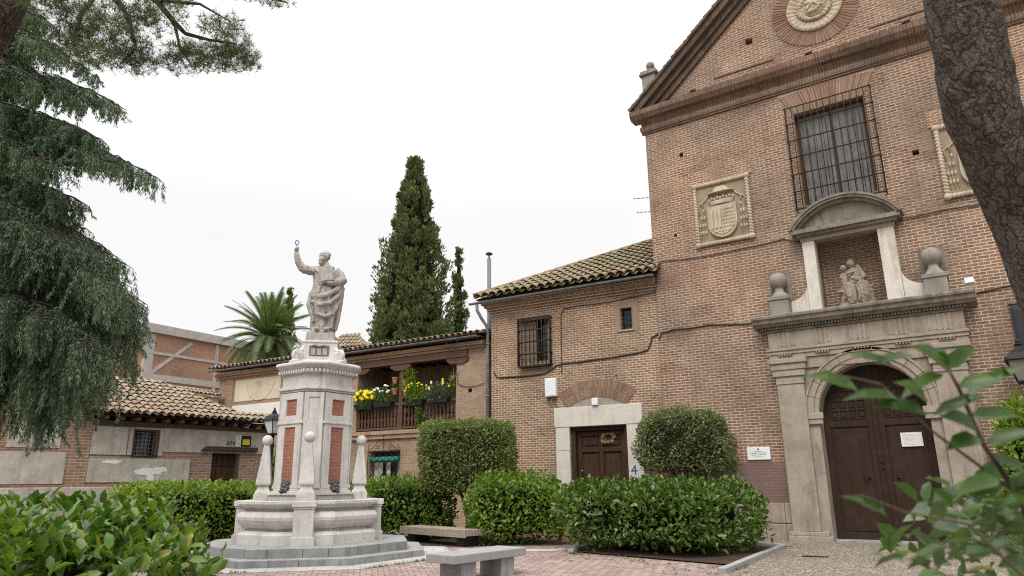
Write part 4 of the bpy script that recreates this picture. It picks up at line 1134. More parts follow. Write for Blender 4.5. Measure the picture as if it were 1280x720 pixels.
build_each(m, 'impost', M['sandstone'], CH, bevel=.015)
m = MB()      # archivolt: two stepped bands with open joints
for r0, r1, y in ((1.301, 1.42, -.20), (1.425, 1.60, -.24), (1.604, 1.66, -.27)):
    nst = 11
    for i in range(nst):
        a0 = 180*i/nst+.25; a1 = 180*(i+1)/nst-.25
        m.prism(arc(0, 3.38, r0, a0, a1, 5)+list(reversed(arc(0, 3.38, r1, a0, a1, 5))), y, -.155)
m.build('archivolt', M['sandstone'], CH)
m = MB()
m.box(-2.40, 2.40, -.22, .3, 4.625, 4.93); m.build('spandrel_band', M['sandstone'], CH, bevel=.01)
m = MB()      # architrave, string, frieze
m.box(-2.46, 2.46, -.27, .2, 4.932, 5.06); m.box(-2.48, 2.48, -.30, .2, 5.062, 5.16); m.box(-2.5, 2.5, -.335, .2, 5.162, 5.24); m.box(-2.44, 2.44, -.25, .2, 5.242, 5.72)
m.build('entablature', M['sandstone'], CH, bevel=.01)
m = MB()
for cx_ in (-2.0, -1.0, 0, 1.0, 2.0):
    for k in (-1, 0, 1): m.box(cx_+k*.125-.038, cx_+k*.125+.038, -.28, -.248, 5.26, 5.70)
    m.box(cx_-.20, cx_+.20, -.345, -.30, 5.06, 5.10)
    for k in range(5): m.box(cx_-.17+k*.075, cx_-.13+k*.075, -.335, -.30, 5.01, 5.06)
build_each(m, 'triglyph', M['sandstone'], CH)
m = MB()
for k in range(5): m.box(-2.30+k*.95+.13, -1.62+k*.95-.06, -.262, -.248, 5.30, 5.66)
build_each(m, 'metope', M['sandstone'], CH)
m = MB()
m.box(-2.5, 2.5, -.30, .2, 5.722, 5.79)
n = 62
for i in range(n): m.box(-2.56+5.12*i/n, -2.56+5.12*(i+.55)/n, -.40, -.29, 5.79, 5.86)
m.box(-2.58, 2.58, -.345, .2, 5.80, 5.862)
m.extr([(.2, 5.864), (-.46, 5.864), (-.50, 5.92), (-.56, 5.95), (-.585, 6.04), (-.64, 6.08), (-.65, 6.15), (-.62, 6.175), (.2, 6.19)], -2.78, 2.78)
m.build('portal_cornice', M['darkstone'], CH, bevel=.008)
# niche: brick recess, jambs, segmental pediment, volutes, balls
m = MB(); m.box(-.95, .87, .62, .70, 6.1, 8.5); m.box(-.95, -.885, .0, .62, 6.19, 8.4); m.box(.80, .87, .0, .62, 6.19, 8.4); m.build('niche_recess', M['brick'], CH)
m = MB(); m.box(-.88, .80, -.1, .62, 6.05, 6.20); m.build('niche_sill', M['sandstone'], CH); m = MB(); m.box(-.95, .87, .0, .62, 8.36, 8.5); m.build('niche_soffit', M['sandstone'], CH)
m = MB()
for s_ in (-1, 1):
    lo, hi = sorted((s_*.87 if s_ < 0 else .79, s_*1.20)); m.box(lo, hi, -.20, .15, 6.19, 8.30)
build_each(m, 'niche_jamb', M['whitewash'], CH, bevel=.012)
m = MB(); m.box(-1.24, 1.24, -.22, .15, 8.302, 8.42); m.build('niche_lintel', M['sandstone'], CH, bevel=.01)
m = MB()
m.box(-1.42, 1.42, -.46, .1, 8.50, 8.62); m.box(-1.32, 1.32, -.36, .1, 8.422, 8.50)
ca, cz_ = -1.42, 8.62
h = .80; c_ = 1.45; rad_ = (c_*c_+h*h)/(2*h); zc = 8.62+h-rad_; an = math.degrees(math.asin(c_/rad_))
for r0, r1, y in ((rad_-.17, rad_-.09, -.34), (rad_-.088, rad_, -.46), (rad_-.02, rad_+.045, -.50)):
    m.prism(arc(0, zc, r0, 90+an, 90-an, 20)+list(reversed(arc(0, zc, r1, 90+an, 90-an, 20))), y, .05)
m.prism(arc(0, zc, rad_-.17, 90+an-6, 90-an+6, 20), -.20, .05)
m.build('niche_pediment', M['darkstone'], CH)
for s_ in (-1, 1):
    m = MB()
    pts = [(s_*1.205, 6.19), (s_*1.70, 6.19), (s_*1.70, 6.60)]+[(s_*(1.70-.50*math.sin(R(a))), 6.60+.50*(1-math.cos(R(a)))) for a in range(10, 91, 10)]
    m.prism(pts, -.16, .1); m.build('volute', M['whitewash'], CH, bevel=.01)
    m = MB(); cx_ = s_*1.97
    m.box(cx_-.27, cx_+.27, -.50, .0, 6.185, 6.62); m.box(cx_-.30, cx_+.30, -.53, .0, 6.62, 6.73)
    m.lathe([(.28, 6.73), (.24, 6.78), (.15, 6.88), (.12, 6.98), (.13, 7.02)], (cx_, -.25), 18); m.ell((cx_, -.25, 7.24), (.255, .255, .255), None, 20, 12)
    m.build('ball_finial', M['greyball'], CH, bevel=.014)
    m = MB(); m.prism(rect(cx_-.30, cx_+.30, 6.74, 7.56), -.02, .03); m.build('finial_backing', M['darkstone'], CH)
# door leaves
m = MB()
dl = [(-1.33, .0), (1.33, .0), (1.33, 3.33)]+arc(0, 3.33, 1.31, 0, 180, 24)[1:-1]+[(-1.33, 3.33)]
m.prism(dl, .36, .44); door = m.build('door', M['door_brown'], CH)
for s_ in (-1, 1):
    m = MB(); a, b = sorted((s_*.015, s_*1.27))
    lo, hi = sorted((s_*.06, s_*1.33))
    # stiles and rails
    st = lambda x0, x1, z0, z1, y=.315: m.box(min(x0, x1), max(x0, x1), y, .362, z0, z1)
    st(s_*.02, s_*.20, .05, 4.58); st(s_*1.16, s_*1.32, .05, 3.3); st(s_*.20, s_*1.16, .05, .22); st(s_*.20, s_*1.16, 2.98, 3.16)
    st(s_*.24, s_*1.12, .26, 2.94, .345)
    leaf_ = m.build('door_leaf', M['door_brown'], door, bevel=.01)
    m = MB()
    xs = [.20, .43, .66, .89, 1.12]
    for i in range(4):
        for j in range(5):
            x0, x1 = s_*xs[i], s_*xs[i+1]; z0 = 3.18+j*.27; x0, x1 = min(x0, x1), max(x0, x1)
            if math.hypot(max(abs(x0), abs(x1)), z0+.25-3.33) > 1.29: continue
            m.box(x0, x0+.028, .325, .362, z0, z0+.27); m.box(x1-.028, x1, .325, .362, z0, z0+.27); m.box(x0+.029, x1-.029, .325, .362, z0, z0+.028); m.box(x0+.029, x1-.029, .325, .362, z0+.24, z0+.268)
            m.box(x0+.065, x1-.065, .335, .362, z0+.065, z0+.205)
    build_each(m, 'coffer_panel', M['door_brown'], leaf_)
    m = MB(); x = s_*.34
    m.tube([(x, .33, 1.62), (x, .27, 1.64), (x+s_*.02, .25, 1.62), (x+s_*.16, .25, 1.60)], .018, 6); m.ell((x, .34, 1.62), (.04, .02, .05), None, 8, 6)
    m.build('door_handle', M['iron'], leaf_, True)
m = MB(); m.box(-.07, .07, .27, .362, .05, 4.6); m.box(-.03, .03, .24, .27, .05, 4.56); m.build('meeting_stile', M['door_brown'], door, bevel=.008)
m = MB(); m.ell((.02, .24, 2.02), (.035, .03, .05)); m.ell((.02, .24, 1.86), (.035, .03, .04)); build_each(m, 'lock_plate', M['iron'], door, True)
m = MB(); m.box(-1.33, 1.33, -.14, .36, -.03, .05); m.build('threshold', M['granite_wet'], CH, bevel=.01)

# things fixed to the church front
t_ = thing('notice_paper', 'white paper notice pinned to the right leaf of the brown church door', 'notice', (-2.08, 21.2+.30, 2.585))
m = MB(); m.box(-.25, .25, 0, .006, -.18, .18); m.build('sheet', M['paper'], t_)
m = MB()
for i in range(9):
    w = .19 if i in (0, 1, 2) else .15; z = .13-i*.032
    m.box(-.20, -.20+random.uniform(.2, .34), -.002, .001, z-.006, z+.003)
m.build('print', M['inkfaint'], t_)
t_ = thing('wall_plaque', 'white marble plaque with small grey lettering beside the portal', 'plaque', (-5.97, 21.2, 2.33))
m = MB(); m.prism(rect(-.33, .33, -.18, .18), -.05, -.015); pq = m.build('slab', M['marble'], t_, bevel=.02)
m = MB(); m.ell((0, -.052, .12), (.03, .006, .035))
m.build('crest', M['ink'], t_)
for i, (w, z) in enumerate(((.22, .055), (.46, .015), (.40, -.035), (.30, -.085))):
    m = MB(); x = -w/2
    rr = random.Random(i)
    while x < w/2:
        q = rr.uniform(.02, .06); m.box(x, min(x+q, w/2), -.053, -.049, z-.010, z+.010); x += q+.014
    m.build('lettering', M['ink'] if i < 3 else M['inkfaint'], t_)
t_ = thing('floodlight', 'small white floodlight on the right end of the portal ledge', 'floodlight', (-2.87+2.70, 20.75, 6.19))
m = MB(); m.tube([(0, 0, 0), (0, 0, .12)], .02, 6); m.obox((0, -.02, .2), (.2, .12, .16), Matrix.Rotation(R(-25), 3, 'X')); m.build('housing', M['white_plastic'], t_, bevel=.01)
m = MB(); m.obox((0, -.09, .17), (.17, .01, .12), Matrix.Rotation(R(-25), 3, 'X')); m.build('lamp_glass', M['glassdark'], t_)
t_ = thing('wall_banner', 'dark cloth banner hanging on the church wall at the right edge', 'banner', (.98, 21.2, 5.3))
m = MB()
rings = []
for i in range(9): rings.append([(-.42+.84*j/8, -.10-.02*math.sin(j*1.7+i*.5)-.012*i*.3, .42-1.3*i/8) for j in range(9)])
m.loft(rings, False, closed=False); b_ = m.build('cloth', M['wirecloth'], t_, True)
sm = b_.modifiers.new('s', 'SOLIDIFY'); sm.thickness = .01
m = MB(); m.tube([(-.46, -.10, .44), (.46, -.10, .44)], .018, 8); m.tube([(0, -.1, .44), (0, 0, .46)], .015, 6); m.build('rod', M['iron'], t_, True)
def lantern(root, z, s=1., mats=('iron', 'lanternglass'), x=0, y=0):
    m = MB()
    def sq(h, zz): return [(x+h*s*a, y+h*s*b, z+zz*s) for a, b in ((-1, -1), (1, -1), (1, 1), (-1, 1))]
    m.loft([sq(.10, 0), sq(.11, .03), sq(.11, .05)]); m.loft([sq(.225, .40), sq(.235, .42), sq(.16, .54), sq(.06, .62), sq(.05, .66)])
    m.lathe([(.045*s, z+.66*s), (.07*s, z+.69*s), (.03*s, z+.72*s), (.035*s, z+.75*s), (.012*s, z+.80*s)], (x, y), 10)
    for a, b in ((-1, -1), (1, -1), (1, 1), (-1, 1)):
        m.tube([(x+.105*s*a, y+.105*s*b, z+.05*s), (x+.205*s*a, y+.205*s*b, z+.40*s)], .012*s, 6)
        m.ell((x+.225*s*a, y+.225*s*b, z+.44*s), (.02*s, .02*s, .035*s), None, 6, 5)
    m.build('lantern_frame', M[mats[0]], root)
    m = MB(); m.loft([sq(.098, .05), sq(.195, .40)]); m.build('lamp_glass', M[mats[1]], root)
t_ = thing('wall_lantern', 'black wall lantern on a bracket right of the portal', 'lantern', (.55, 20.55, 3.72), R(0))
lantern(t_, 0, 1.35, ('iron', 'lanternglass_old'))
m = MB(); m.tube([(0, 0, -.02), (0, .05, -.22), (0, .35, -.40), (0, .65, -.30)], .025, 8); m.tube([(0, .65, -.7), (0, .65, .1)], .025, 6); m.tube([(0, 0, -.02), (0, .3, -.1), (0, .65, -.12)], .015, 6); m.build('bracket', M['iron'], t_, True)
def cable(name, label, pts, r_=.02, sag=.0):
    m = MB(); P = []
    for a, b in zip(pts[:-1], pts[1:]):
        a, b = Vector(a), Vector(b); n = max(2, int((b-a).length/.3))
        for i in range(n): P.append(a.lerp(b, i/n)+Vector((0, 0, -sag*math.sin(math.pi*i/n)+random.uniform(-.008, .008))))
    P.append(Vector(pts[-1])); m.tube(P, r_, 6)
    return tag(m.build(name, M['cable'], None, True), label, 'cable', 'cables along the brick fronts')
ch = lambda x, z, y=-.03: (-2.87+x, 21.2+y, z)
cable('wall_cable', 'black cable across the church front at the height of the coats of arms', [ch(-5.88, 7.9), ch(-5.78, 8.49), ch(-5.66, 8.62), ch(-4.3, 8.50), ch(-1.7, 8.56), ch(-1.45, 8.45, -.04), ch(-1.2, 8.39, -.04), ch(1.2, 8.39, -.04), ch(1.42, 8.5, -.04), ch(2.43, 8.53), ch(4.2, 8.50), ch(5.9, 8.48)], .016, .02)
cable('wall_cable', 'cable running left from the portal ledge to the house next door', [ch(-5.90, 6.02), ch(-5.80, 6.22), ch(-5.4, 6.27), ch(-4.2, 6.27), ch(-2.85, 6.14)], .023, .02)
cable('wall_cable', 'cable running right from the portal ledge past the floodlight', [ch(2.80, 6.16), ch(3.4, 6.24), ch(4.4, 6.28), ch(5.9, 6.30)], .022, .02)
# ================================================================ house next to the church
HO = thing('brick_house', 'two-storey brick house with a mossy tiled roof joined to the church', 'house', (-8.78, 21.3, 0), R(5))
m = MB()
m.prism([(-6.42, -.1), (.02, -.1), (.02, 8.02), (-6.42, 8.02)], 0, .45, [rect(-5.03, -4.08, 5.72, 7.23), rect(-1.33, -.92, 6.49, 7.23), rect(-3.33, -1.30, -.05, 3.36), rect(-1.62, -1.56, 4.95, 5.01)])
m.box(-6.42, -6.0, .451, 7.5, -.1, 8.0); m.box(-6.0, .02, 7.3, 7.6, -.1, 8.0)
m.box(-6.0, -.5, .46, .5, 3.6, 3.7)
m.build('wall', M['brick2'], HO)
m = MB()
for z0, z1, p in ((7.70, 7.78, .05), (7.782, 7.88, .12), (7.882, 7.98, .20), (7.982, 8.06, .28)): m.box(-6.42-p, .0, -p, .1, z0, z1)
m.build('eaves_moulding', M['brick2'], HO)
m = MB()
pit = R(28)
L_of = lambda s: max(0., min(5.2, (s+6.85)))/math.cos(pit)
tile_roof(m, -6.80, .10, -.58, 8.20, pit, L_of, 5, .34, .46, .138)
# hip side: tiles seen edge on along the hip
for i in range(16):
    k = i*.33; a = Vector((-6.82+k, -.56+k, 8.30+k*math.tan(pit))); b = a+Vector((.4, .4, .4*math.tan(pit)))
    m.tube([a, b], [.115, .10], 8)
roof = m.build('roof', M['tile'], HO)
m = MB(); tp = math.tan(pit)
m.add([(-6.8, -.5, 8.17), (.1, -.5, 8.17), (.1, 4.7, 8.17+5.2*tp), (-1.6, 4.7, 8.17+5.2*tp)], [(0, 1, 2, 3)])
m.add([(-6.8, -.5, 8.17), (-1.6, 4.7, 8.17+5.2*tp), (-1.6, 7.9, 8.17+5.2*tp), (-6.8, 8.0, 8.17)], [(0, 1, 2, 3)])
m.add([(.1, 4.7, 8.17+5.2*tp), (.1, 9.0, 8.1), (-6.8, 9.0, 8.1), (-1.6, 4.7, 8.17+5.2*tp)], [(0, 1, 2, 3)])
m.add([(-6.8, -.5, 8.15), (-6.8, .1, 8.15), (.1, .1, 8.15), (.1, -.5, 8.15)], [(0, 1, 2, 3)])
m.build('roof_boards', M['dark_wood'], roof)
m = MB(); P = [(-7.05, -.52, 8.02), (.06, -.52, 8.06)]
n = 10; rings = []
for x, z in ((-7.05, 8.05), (.07, 8.10)):
    rings.append([(x, -.52+.075*math.cos(R(180+180*i/n)), z+.075*math.sin(R(180+180*i/n))) for i in range(n+1)]+[(x, -.52+.068*math.cos(R(360-180*i/n)), z+.068*math.sin(R(360-180*i/n))) for i in range(n+1)])
m.loft(rings, True); m.build('gutter', M['zinc'], HO)
m = MB()
m.tube([(-6.72, -.52, 7.98), (-6.72, -.50, 7.75), (-6.60, -.38, 7.45), (-6.50, -.20, 7.2), (-6.50, -.12, 6.9), (-6.50, -.12, .2)], .06, 12)
for z in (6.5, 4.6, 2.6): m.lathe([(.075, z), (.075, z+.06)], (-6.50, -.12), 12)
m.build('downpipe', M['zinc'], HO, True)
# barred upper window
m = MB(); m.box(-5.03, -4.08, .30, .34, 5.72, 7.23); w = m.build('window', M['glassdark'], HO)
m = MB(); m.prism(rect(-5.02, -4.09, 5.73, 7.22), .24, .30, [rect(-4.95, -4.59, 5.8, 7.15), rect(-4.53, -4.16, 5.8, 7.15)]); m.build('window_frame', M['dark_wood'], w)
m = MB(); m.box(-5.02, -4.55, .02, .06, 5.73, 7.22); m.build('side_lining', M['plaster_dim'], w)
w.children[-1].location = (0, 0, 0) if w.children else None
cage('window_grille', -5.20, -3.92, 5.56, 7.28, -.16, 8, 4, w, M['rust_iron'], .02, False)
m = MB(); m.box(-5.16, -3.96, -.18, .02, 7.18, 7.30); m.box(-5.16, -3.96, -.18, .02, 5.52, 5.57); build_each(m, 'grille_tray', M['rust_iron'], w)
# small window
m = MB(); m.prism(rect(-1.52, -.72, 6.40, 7.42), -.012, .06, [rect(-1.33, -.92, 6.49, 7.23)]); m.build('window_surround', M['plaster_dim'], HO)
m = MB(); m.box(-1.33, -.92, .22, .26, 6.49, 7.23); w = m.build('window', M['glassdark'], HO)
m = MB(); m.box(-1.42, -.86, -.05, .22, 6.43, 6.488); m.build('sill', M['sandstone'], w)
m = MB()
for i in range(1, 4): m.tube([(-1.33+.41*i/4, .10, 6.49), (-1.33+.41*i/4, .10, 7.23)], .011, 6)
for j in range(1, 4): m.tube([(-1.33, .10, 6.49+.74*j/4), (-.92, .10, 6.49+.74*j/4)], .011, 6)
m.build('window_grille', M['iron'], w, True)
# stone doorcase, relieving arch, door
m = MB(); m.box(-3.84, -3.33, -.05, .35, -.05, 2.6); m.box(-3.84, -3.33, -.05, .35, 2.607, 3.375); m.box(-1.30, -.80, -.05, .35, -.05, 1.9); m.box(-1.30, -.80, -.05, .35, 1.907, 3.375); build_each(m, 'door_jamb', M['lintel'], HO, bevel=.012)
m = MB(); m.box(-3.88, -.75, -.065, .35, 3.38, 4.03); m.build('door_lintel', M['lintel'], HO, bevel=.015)
m = MB(); cxa = -2.33; hw = 1.0; h_ = .28; ra = (hw*hw+h_*h_)/(2*h_); zc = 4.34-ra; an = math.degrees(math.asin(1.05/ra))
n = 31
voussoirs(m, cxa, zc, ra, ra+.285, 90-an*1.03, 90+an*1.03, 33, -.035, .04, .32); voussoirs(m, cxa, zc, ra+.305, ra+.58, 90-an*1.05, 90+an*1.02, 35, -.035, .04, .30)
m.build('relieving_arch', M['voussoir'], HO)
m = MB(); m.prism(arc(cxa, zc, ra-.01, 90-an*1.02, 90+an*1.02, 16)+list(reversed(arc(cxa, zc, ra+.57, 90-an*1.02, 90+an*1.02, 16))), -.012, .03); m.build('arch_mortar', M['mortar'], HO)
m = MB(); m.prism(arc(cxa, zc, ra-.012, 90-an, 90+an, 16)+[(cxa-.98, 4.035), (cxa+.98, 4.035)], -.006, .03); m.build('arch_infill', M['sandstone'], HO)
m = MB(); m.box(-3.33, -1.30, .30, .35, -.05, 3.37)
dr = m.build('door', M['door_wood'], HO)
m = MB()
y = .25
m.box(-3.32, -3.18, .1, .302, 0, 3.36); m.box(-1.45, -1.31, .1, .302, 0, 3.36); m.box(-3.178, -1.452, .12, .302, 3.24, 3.36)
m.build('door_frame', M['door_wood'], dr, bevel=.008)
m = MB()
for x0, x1, z0, z1 in ((-3.17, -3.02, .02, 3.22), (-1.61, -1.46, .02, 3.22), (-3.018, -1.612, 2.55, 2.70), (-3.018, -1.612, 3.08, 3.22), (-2.39, -2.25, .02, 2.548), (-2.39, -2.25, 2.702, 3.078), (-3.018, -2.392, .02, .2), (-2.248, -1.612, .02, .2)): m.box(x0, x1, .24, .302, z0, z1)
for x0, x1 in ((-2.95, -2.46), (-2.18, -1.68)): m.box(x0, x1, .265, .302, .3, 2.47); m.box(x0, x1, .265, .302, 2.76, 3.02)
build_each(m, 'door_panel', M['door_wood'], dr, bevel=.008)
m = MB()
m.ell((-3.02, .2, 1.95), (.03, .03, .03)); m.build('door_handle', M['sandstone'], dr)
t_ = thing('dried_wreath', 'dried plant wreath hung on the brown house door', 'wreath', HO.matrix_basis @ Vector((-2.05, .22, 3.0)), R(5))
r = np.random.default_rng(4); n = 160; a = r.uniform(0, 6.28, n); rr_ = r.normal(.15, .03, n)
P = np.stack([rr_*np.cos(a)*1.3, r.normal(-.03, .015, n), rr_*np.sin(a)*.8], 1)
M['straw'] = leaf_mat('dried_straw', (.28, .20, .10), (.42, .33, .2), .2, .7, .2)
V, Q = leaves(P, np.stack([-np.sin(a), r.normal(0, .3, n), np.cos(a)-.3], 1), r.normal(size=(n, 3)), .14, .03, T_SMALL); link('sprigs', quadmesh('sprigs', V, Q, M['straw']), t_)
t_ = thing('house_number', 'blue number 4 painted on the right stone jamb of the house door', 'house number', HO.matrix_basis @ Vector((-1.12, -.054, 1.93)), R(5))
text('numeral', '4', .42, M['blue'], t_, (0, 0, 0))
t_ = thing('meter_box', 'white electric meter box on the brick wall under the barred window', 'box', HO.matrix_basis @ Vector((-3.95, 0, 4.75)), R(5))
m = MB(); m.box(-.215, .215, -.16, 0, -.32, .32); m.build('case', M['white_plastic'], t_, bevel=.02)
m = MB(); m.box(-.19, .19, -.172, -.16, -.29, .29); m.build('cover', M['white_plastic'], t_, bevel=.01)
m = MB(); m.tube([(-.12, -.05, -.32), (-.14, -.05, -.5), (-.05, -.05, -.6), (.02, -.05, -.5), (.1, -.04, -.42), (.14, -.03, -.7), (.2, -.03, -.95)], .014, 6); m.build('lead', M['cable'], t_, True)
t_ = thing('entry_light', 'small white box lamp above the stone lintel of the house door', 'lamp', HO.matrix_basis @ Vector((-2.34, -.02, 4.15)), R(5))
m = MB(); m.box(-.11, .11, -.12, 0, -.115, .13); m.build('case', M['white_plastic'], t_, bevel=.02)
m = MB(); m.box(-.08, .08, -.128, -.118, -.10, .0); m.build('diffuser', M['white_plastic'], t_, bevel=.004)
ho = lambda x, z, y=-.03: tuple(HO.matrix_basis @ Vector((x, y, z)))
cable('wall_cable', 'thick cable crossing the house front below the barred window', [ho(-6.3, 5.5), ho(-6.15, 5.28), ho(-5.2, 5.25), ho(-4.25, 5.27), ho(-3.95, 5.38), ho(-3.75, 5.52), ho(-3.5, 5.55), ho(-2.28, 5.58), ho(-.95, 5.65), ho(-.45, 5.72), ho(-.32, 5.95), ho(-.28, 6.12), ho(-.05, 6.22)], .025, .015)
cable('wall_cable', 'thin cable rising beside the barred window and running under the eaves', [ho(-3.56, 5.2), ho(-3.55, 6.2), ho(-3.52, 7.3), ho(-3.4, 7.5), ho(-2.9, 7.53), ho(-2.0, 7.5), ho(-1.0, 7.56), ho(-.02, 7.62)], .014, .01)
t_ = thing('chimney_flue', 'thin metal flue pipe with a rain cap above the end of the tiled roof', 'chimney', HO.matrix_basis @ Vector((-7.72, 2, 6.0)), R(5))
m = MB(); m.lathe([(.085, 0), (.085, 4.62)], (0, 0), 14); m.build('pipe', M['grey_plastic'], t_, True)
m = MB(); m.lathe([(.03, 4.62), (.03, 4.80)], (0, 0), 8); m.lathe([(.15, 4.80), (.13, 4.86), (.04, 4.90)], (0, 0), 16); m.build('rain_cap', M['iron'], t_)
t_ = thing('roof_antenna', 'thin comb antenna with two dashed rods against the sky beside the church corner', 'antenna', (-10.1, 26.6, 9.6))
m = MB(); m.tube([(0, 0, 0), (0, 0, 3.8)], .02, 8); m.build('mast', M['zinc'], t_, True)
for z, x0, px in ((3.58, -1.35, 786), (2.93, -1.25, 786)):
    m = MB(); m.tube([(x0, -.6, z), (.5, .25, z)], .010, 6)
    for i in range(13):
        c_ = Vector((x0, -.6, z)).lerp(Vector((.5, .25, z)), i/12); m.obox(c_, (.07, .03, .035))
    m.build('rod', M['zinc'], t_)

# ================================================================ gallery house
GH = thing('gallery_house', 'long brick house with a wooden balcony gallery and a faded sundial wall', 'house', (-15.45, 20.72, 0), R(3.5))
m = MB()
m.prism([(-15.1, -.1), (.05, -.1), (.05, 6.75), (-15.1, 6.75)], 0, .4, [rect(-6.25, -1.29, 3.62, 6.42), rect(-5.42, -3.9, 1.35, 2.85), rect(-1.86, -.9, 1.35, 2.85), rect(-.75, -.57, 4.83, 4.97)])
m.box(-15.1, -14.7, .401, 7.0, -.1, 6.75); m.box(-14.7, .05, 6.7, 7.0, -.1, 6.75)
m.build('wall', M['brick3'], GH)
m = MB(); m.box(-.75, -.57, .1, .42, 4.83, 4.97); m.build('vent_hole', M['black'], GH)
m = MB(); m.box(-15.16, .03, -.10, .05, 6.46, 6.56); m.box(-15.25, .03, -.20, .05, 6.562, 6.70); m.build('eaves_moulding', M['brick3'], GH)
m = MB(); m.box(-13.9, -10.85, -.02, .01, 5.33, 6.32); m.build('sundial_panel', M['plaster_cream'], GH)
m = MB()
ra_ = arc(-12.2, 6.25, .95, 190, 350, 24); m.tube([(x, -.022, z) for x, z in ra_], .012, 5)
for a in range(200, 350, 15): m.tube([(-12.2+.15*math.cos(R(a)), -.022, 6.25+.15*math.sin(R(a))), (-12.2+.85*math.cos(R(a)), -.022, 6.25+.85*math.sin(R(a)))], .006, 4)
m.tube([(-12.2, -.02, 6.2), (-12.2, -.3, 5.95)], .012, 5); m.build('sundial', M['sandstone'], GH)
m = MB(); m.box(-14.03, -10.7, -.02, .01, 4.2, 5.16); build_each(m, 'render_panel', M['plaster_white'], GH)
m = MB(); m.box(-14.72, -14.06, -.03, .01, 3.5, 6.45); m.box(-10.68, -9.9, -.03, .01, 3.5, 6.45); build_each(m, 'brick_pier', M['brick4'], GH)
pit = R(12); m = MB()
tile_roof(m, -15.35, .12, -.50, 6.88, pit, lambda s: 1.6, 8, .275, .4, .11)
rf = m.build('roof', M['tile_low'], GH)
m = MB(); tp = math.tan(pit)
m.add([(-15.4, -.45, 6.85), (.05, -.45, 6.85), (.05, 4, 6.85+4.45*tp), (-15.4, 4, 6.85+4.45*tp)], [(0, 1, 2, 3)])
m.add([(-15.4, 4, 6.85+4.45*tp), (.05, 4, 6.85+4.45*tp), (.05, 8.2, 6.8), (-15.4, 8.2, 6.8)], [(0, 1, 2, 3)])
m.add([(-15.4, -.45, 6.84), (-15.4, .2, 6.84), (.05, .2, 6.84), (.05, -.45, 6.84)], [(0, 1, 2, 3)])
m.build('roof_boards', M['tile_low'], rf)
rings = []; n = 10
m = MB()
for x in (-15.4, .0):
    rings.append([(x, -.48+.07*math.cos(R(180+180*i/n)), 6.84+.07*math.sin(R(180+180*i/n))) for i in range(n+1)]+[(x, -.48+.063*math.cos(R(360-180*i/n)), 6.84+.063*math.sin(R(360-180*i/n))) for i in range(n+1)])
m.loft(rings, True); m.build('gutter', M['zinc'], GH)
# gallery recess
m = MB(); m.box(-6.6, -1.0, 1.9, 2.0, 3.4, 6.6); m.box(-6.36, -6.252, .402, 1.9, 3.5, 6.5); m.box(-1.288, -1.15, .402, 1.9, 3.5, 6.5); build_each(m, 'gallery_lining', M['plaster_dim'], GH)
m = MB(); m.box(-6.36, -1.15, .402, 1.9, 3.40, 3.60); m.box(-6.36, -1.15, .402, 1.9, 6.43, 6.5); m.build('gallery_floor', M['dark_wood'], GH)
m = MB()
for i in range(9): m.box(-6.1+i*.58, -5.98+i*.58, .402, 1.88, 6.30, 6.428)
build_each(m, 'ceiling_joist', M['dark_wood'], GH)
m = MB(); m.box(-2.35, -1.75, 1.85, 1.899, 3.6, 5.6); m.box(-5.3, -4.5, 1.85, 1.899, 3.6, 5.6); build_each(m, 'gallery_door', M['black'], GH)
m = MB(); m.lathe([(.0, 0), (.11, .02), (.12, .06), (.0, .065)], (0, 0), 16); m.xform(Matrix.Translation((-2.75, 1.84, 5.75)) @ Matrix.Rotation(R(90), 4, 'X')); m.build('wall_lamp', M['white_plastic'], GH)
m = MB(); m.box(-6.35, -.75, -.10, .30, 6.17, 6.44); m.build('gallery_beam', M['gal_wood'], GH, bevel=.015)
m = MB()
for x in (-6.12, -3.98, -1.2): 
    m.prism([(x-.52, 6.168), (x+.52, 6.168), (x+.50, 6.05), (x+.28, 5.93), (x-.28, 5.93), (x-.50, 6.05)], -.06, .26)
build_each(m, 'corbel', M['gal_wood'], GH, bevel=.01)
m = MB(); m.box(-4.07, -3.89, .02, .20, 3.62, 5.928); m.build('post', M['gal_wood_z'], GH, bevel=.015)
m = MB(); m.box(-6.25, -1.29, .03, .17, 4.58, 4.68); m.box(-6.25, -1.29, .04, .16, 3.66, 3.74); rl = m.build('railing', M['gal_wood'], GH, bevel=.01)
bm_ = MB(); bm_.lathe([(.048, 3.74), (.048, 3.83), (.026, 3.85), (.06, 3.98), (.066, 4.05), (.028, 4.16), (.045, 4.18), (.028, 4.20), (.066, 4.32), (.058, 4.40), (.026, 4.50), (.048, 4.52), (.048, 4.58)], (0, 0), 10)
bme = bm_.mesh('baluster', M['gal_wood_z'], True)
n = 29
for i in range(n):
    x = -6.17+4.80*i/(n-1)
    if abs(x+3.98) < .12: continue
    link('baluster', bme, rl, (x, .10, 0))
m = MB(); m.box(-6.45, -1.2, -.10, .02, 3.30, 3.46); m.box(-6.5, -1.2, -.16, .02, 3.462, 3.60); m.build('brick_ledge', M['soldier2'], GH)
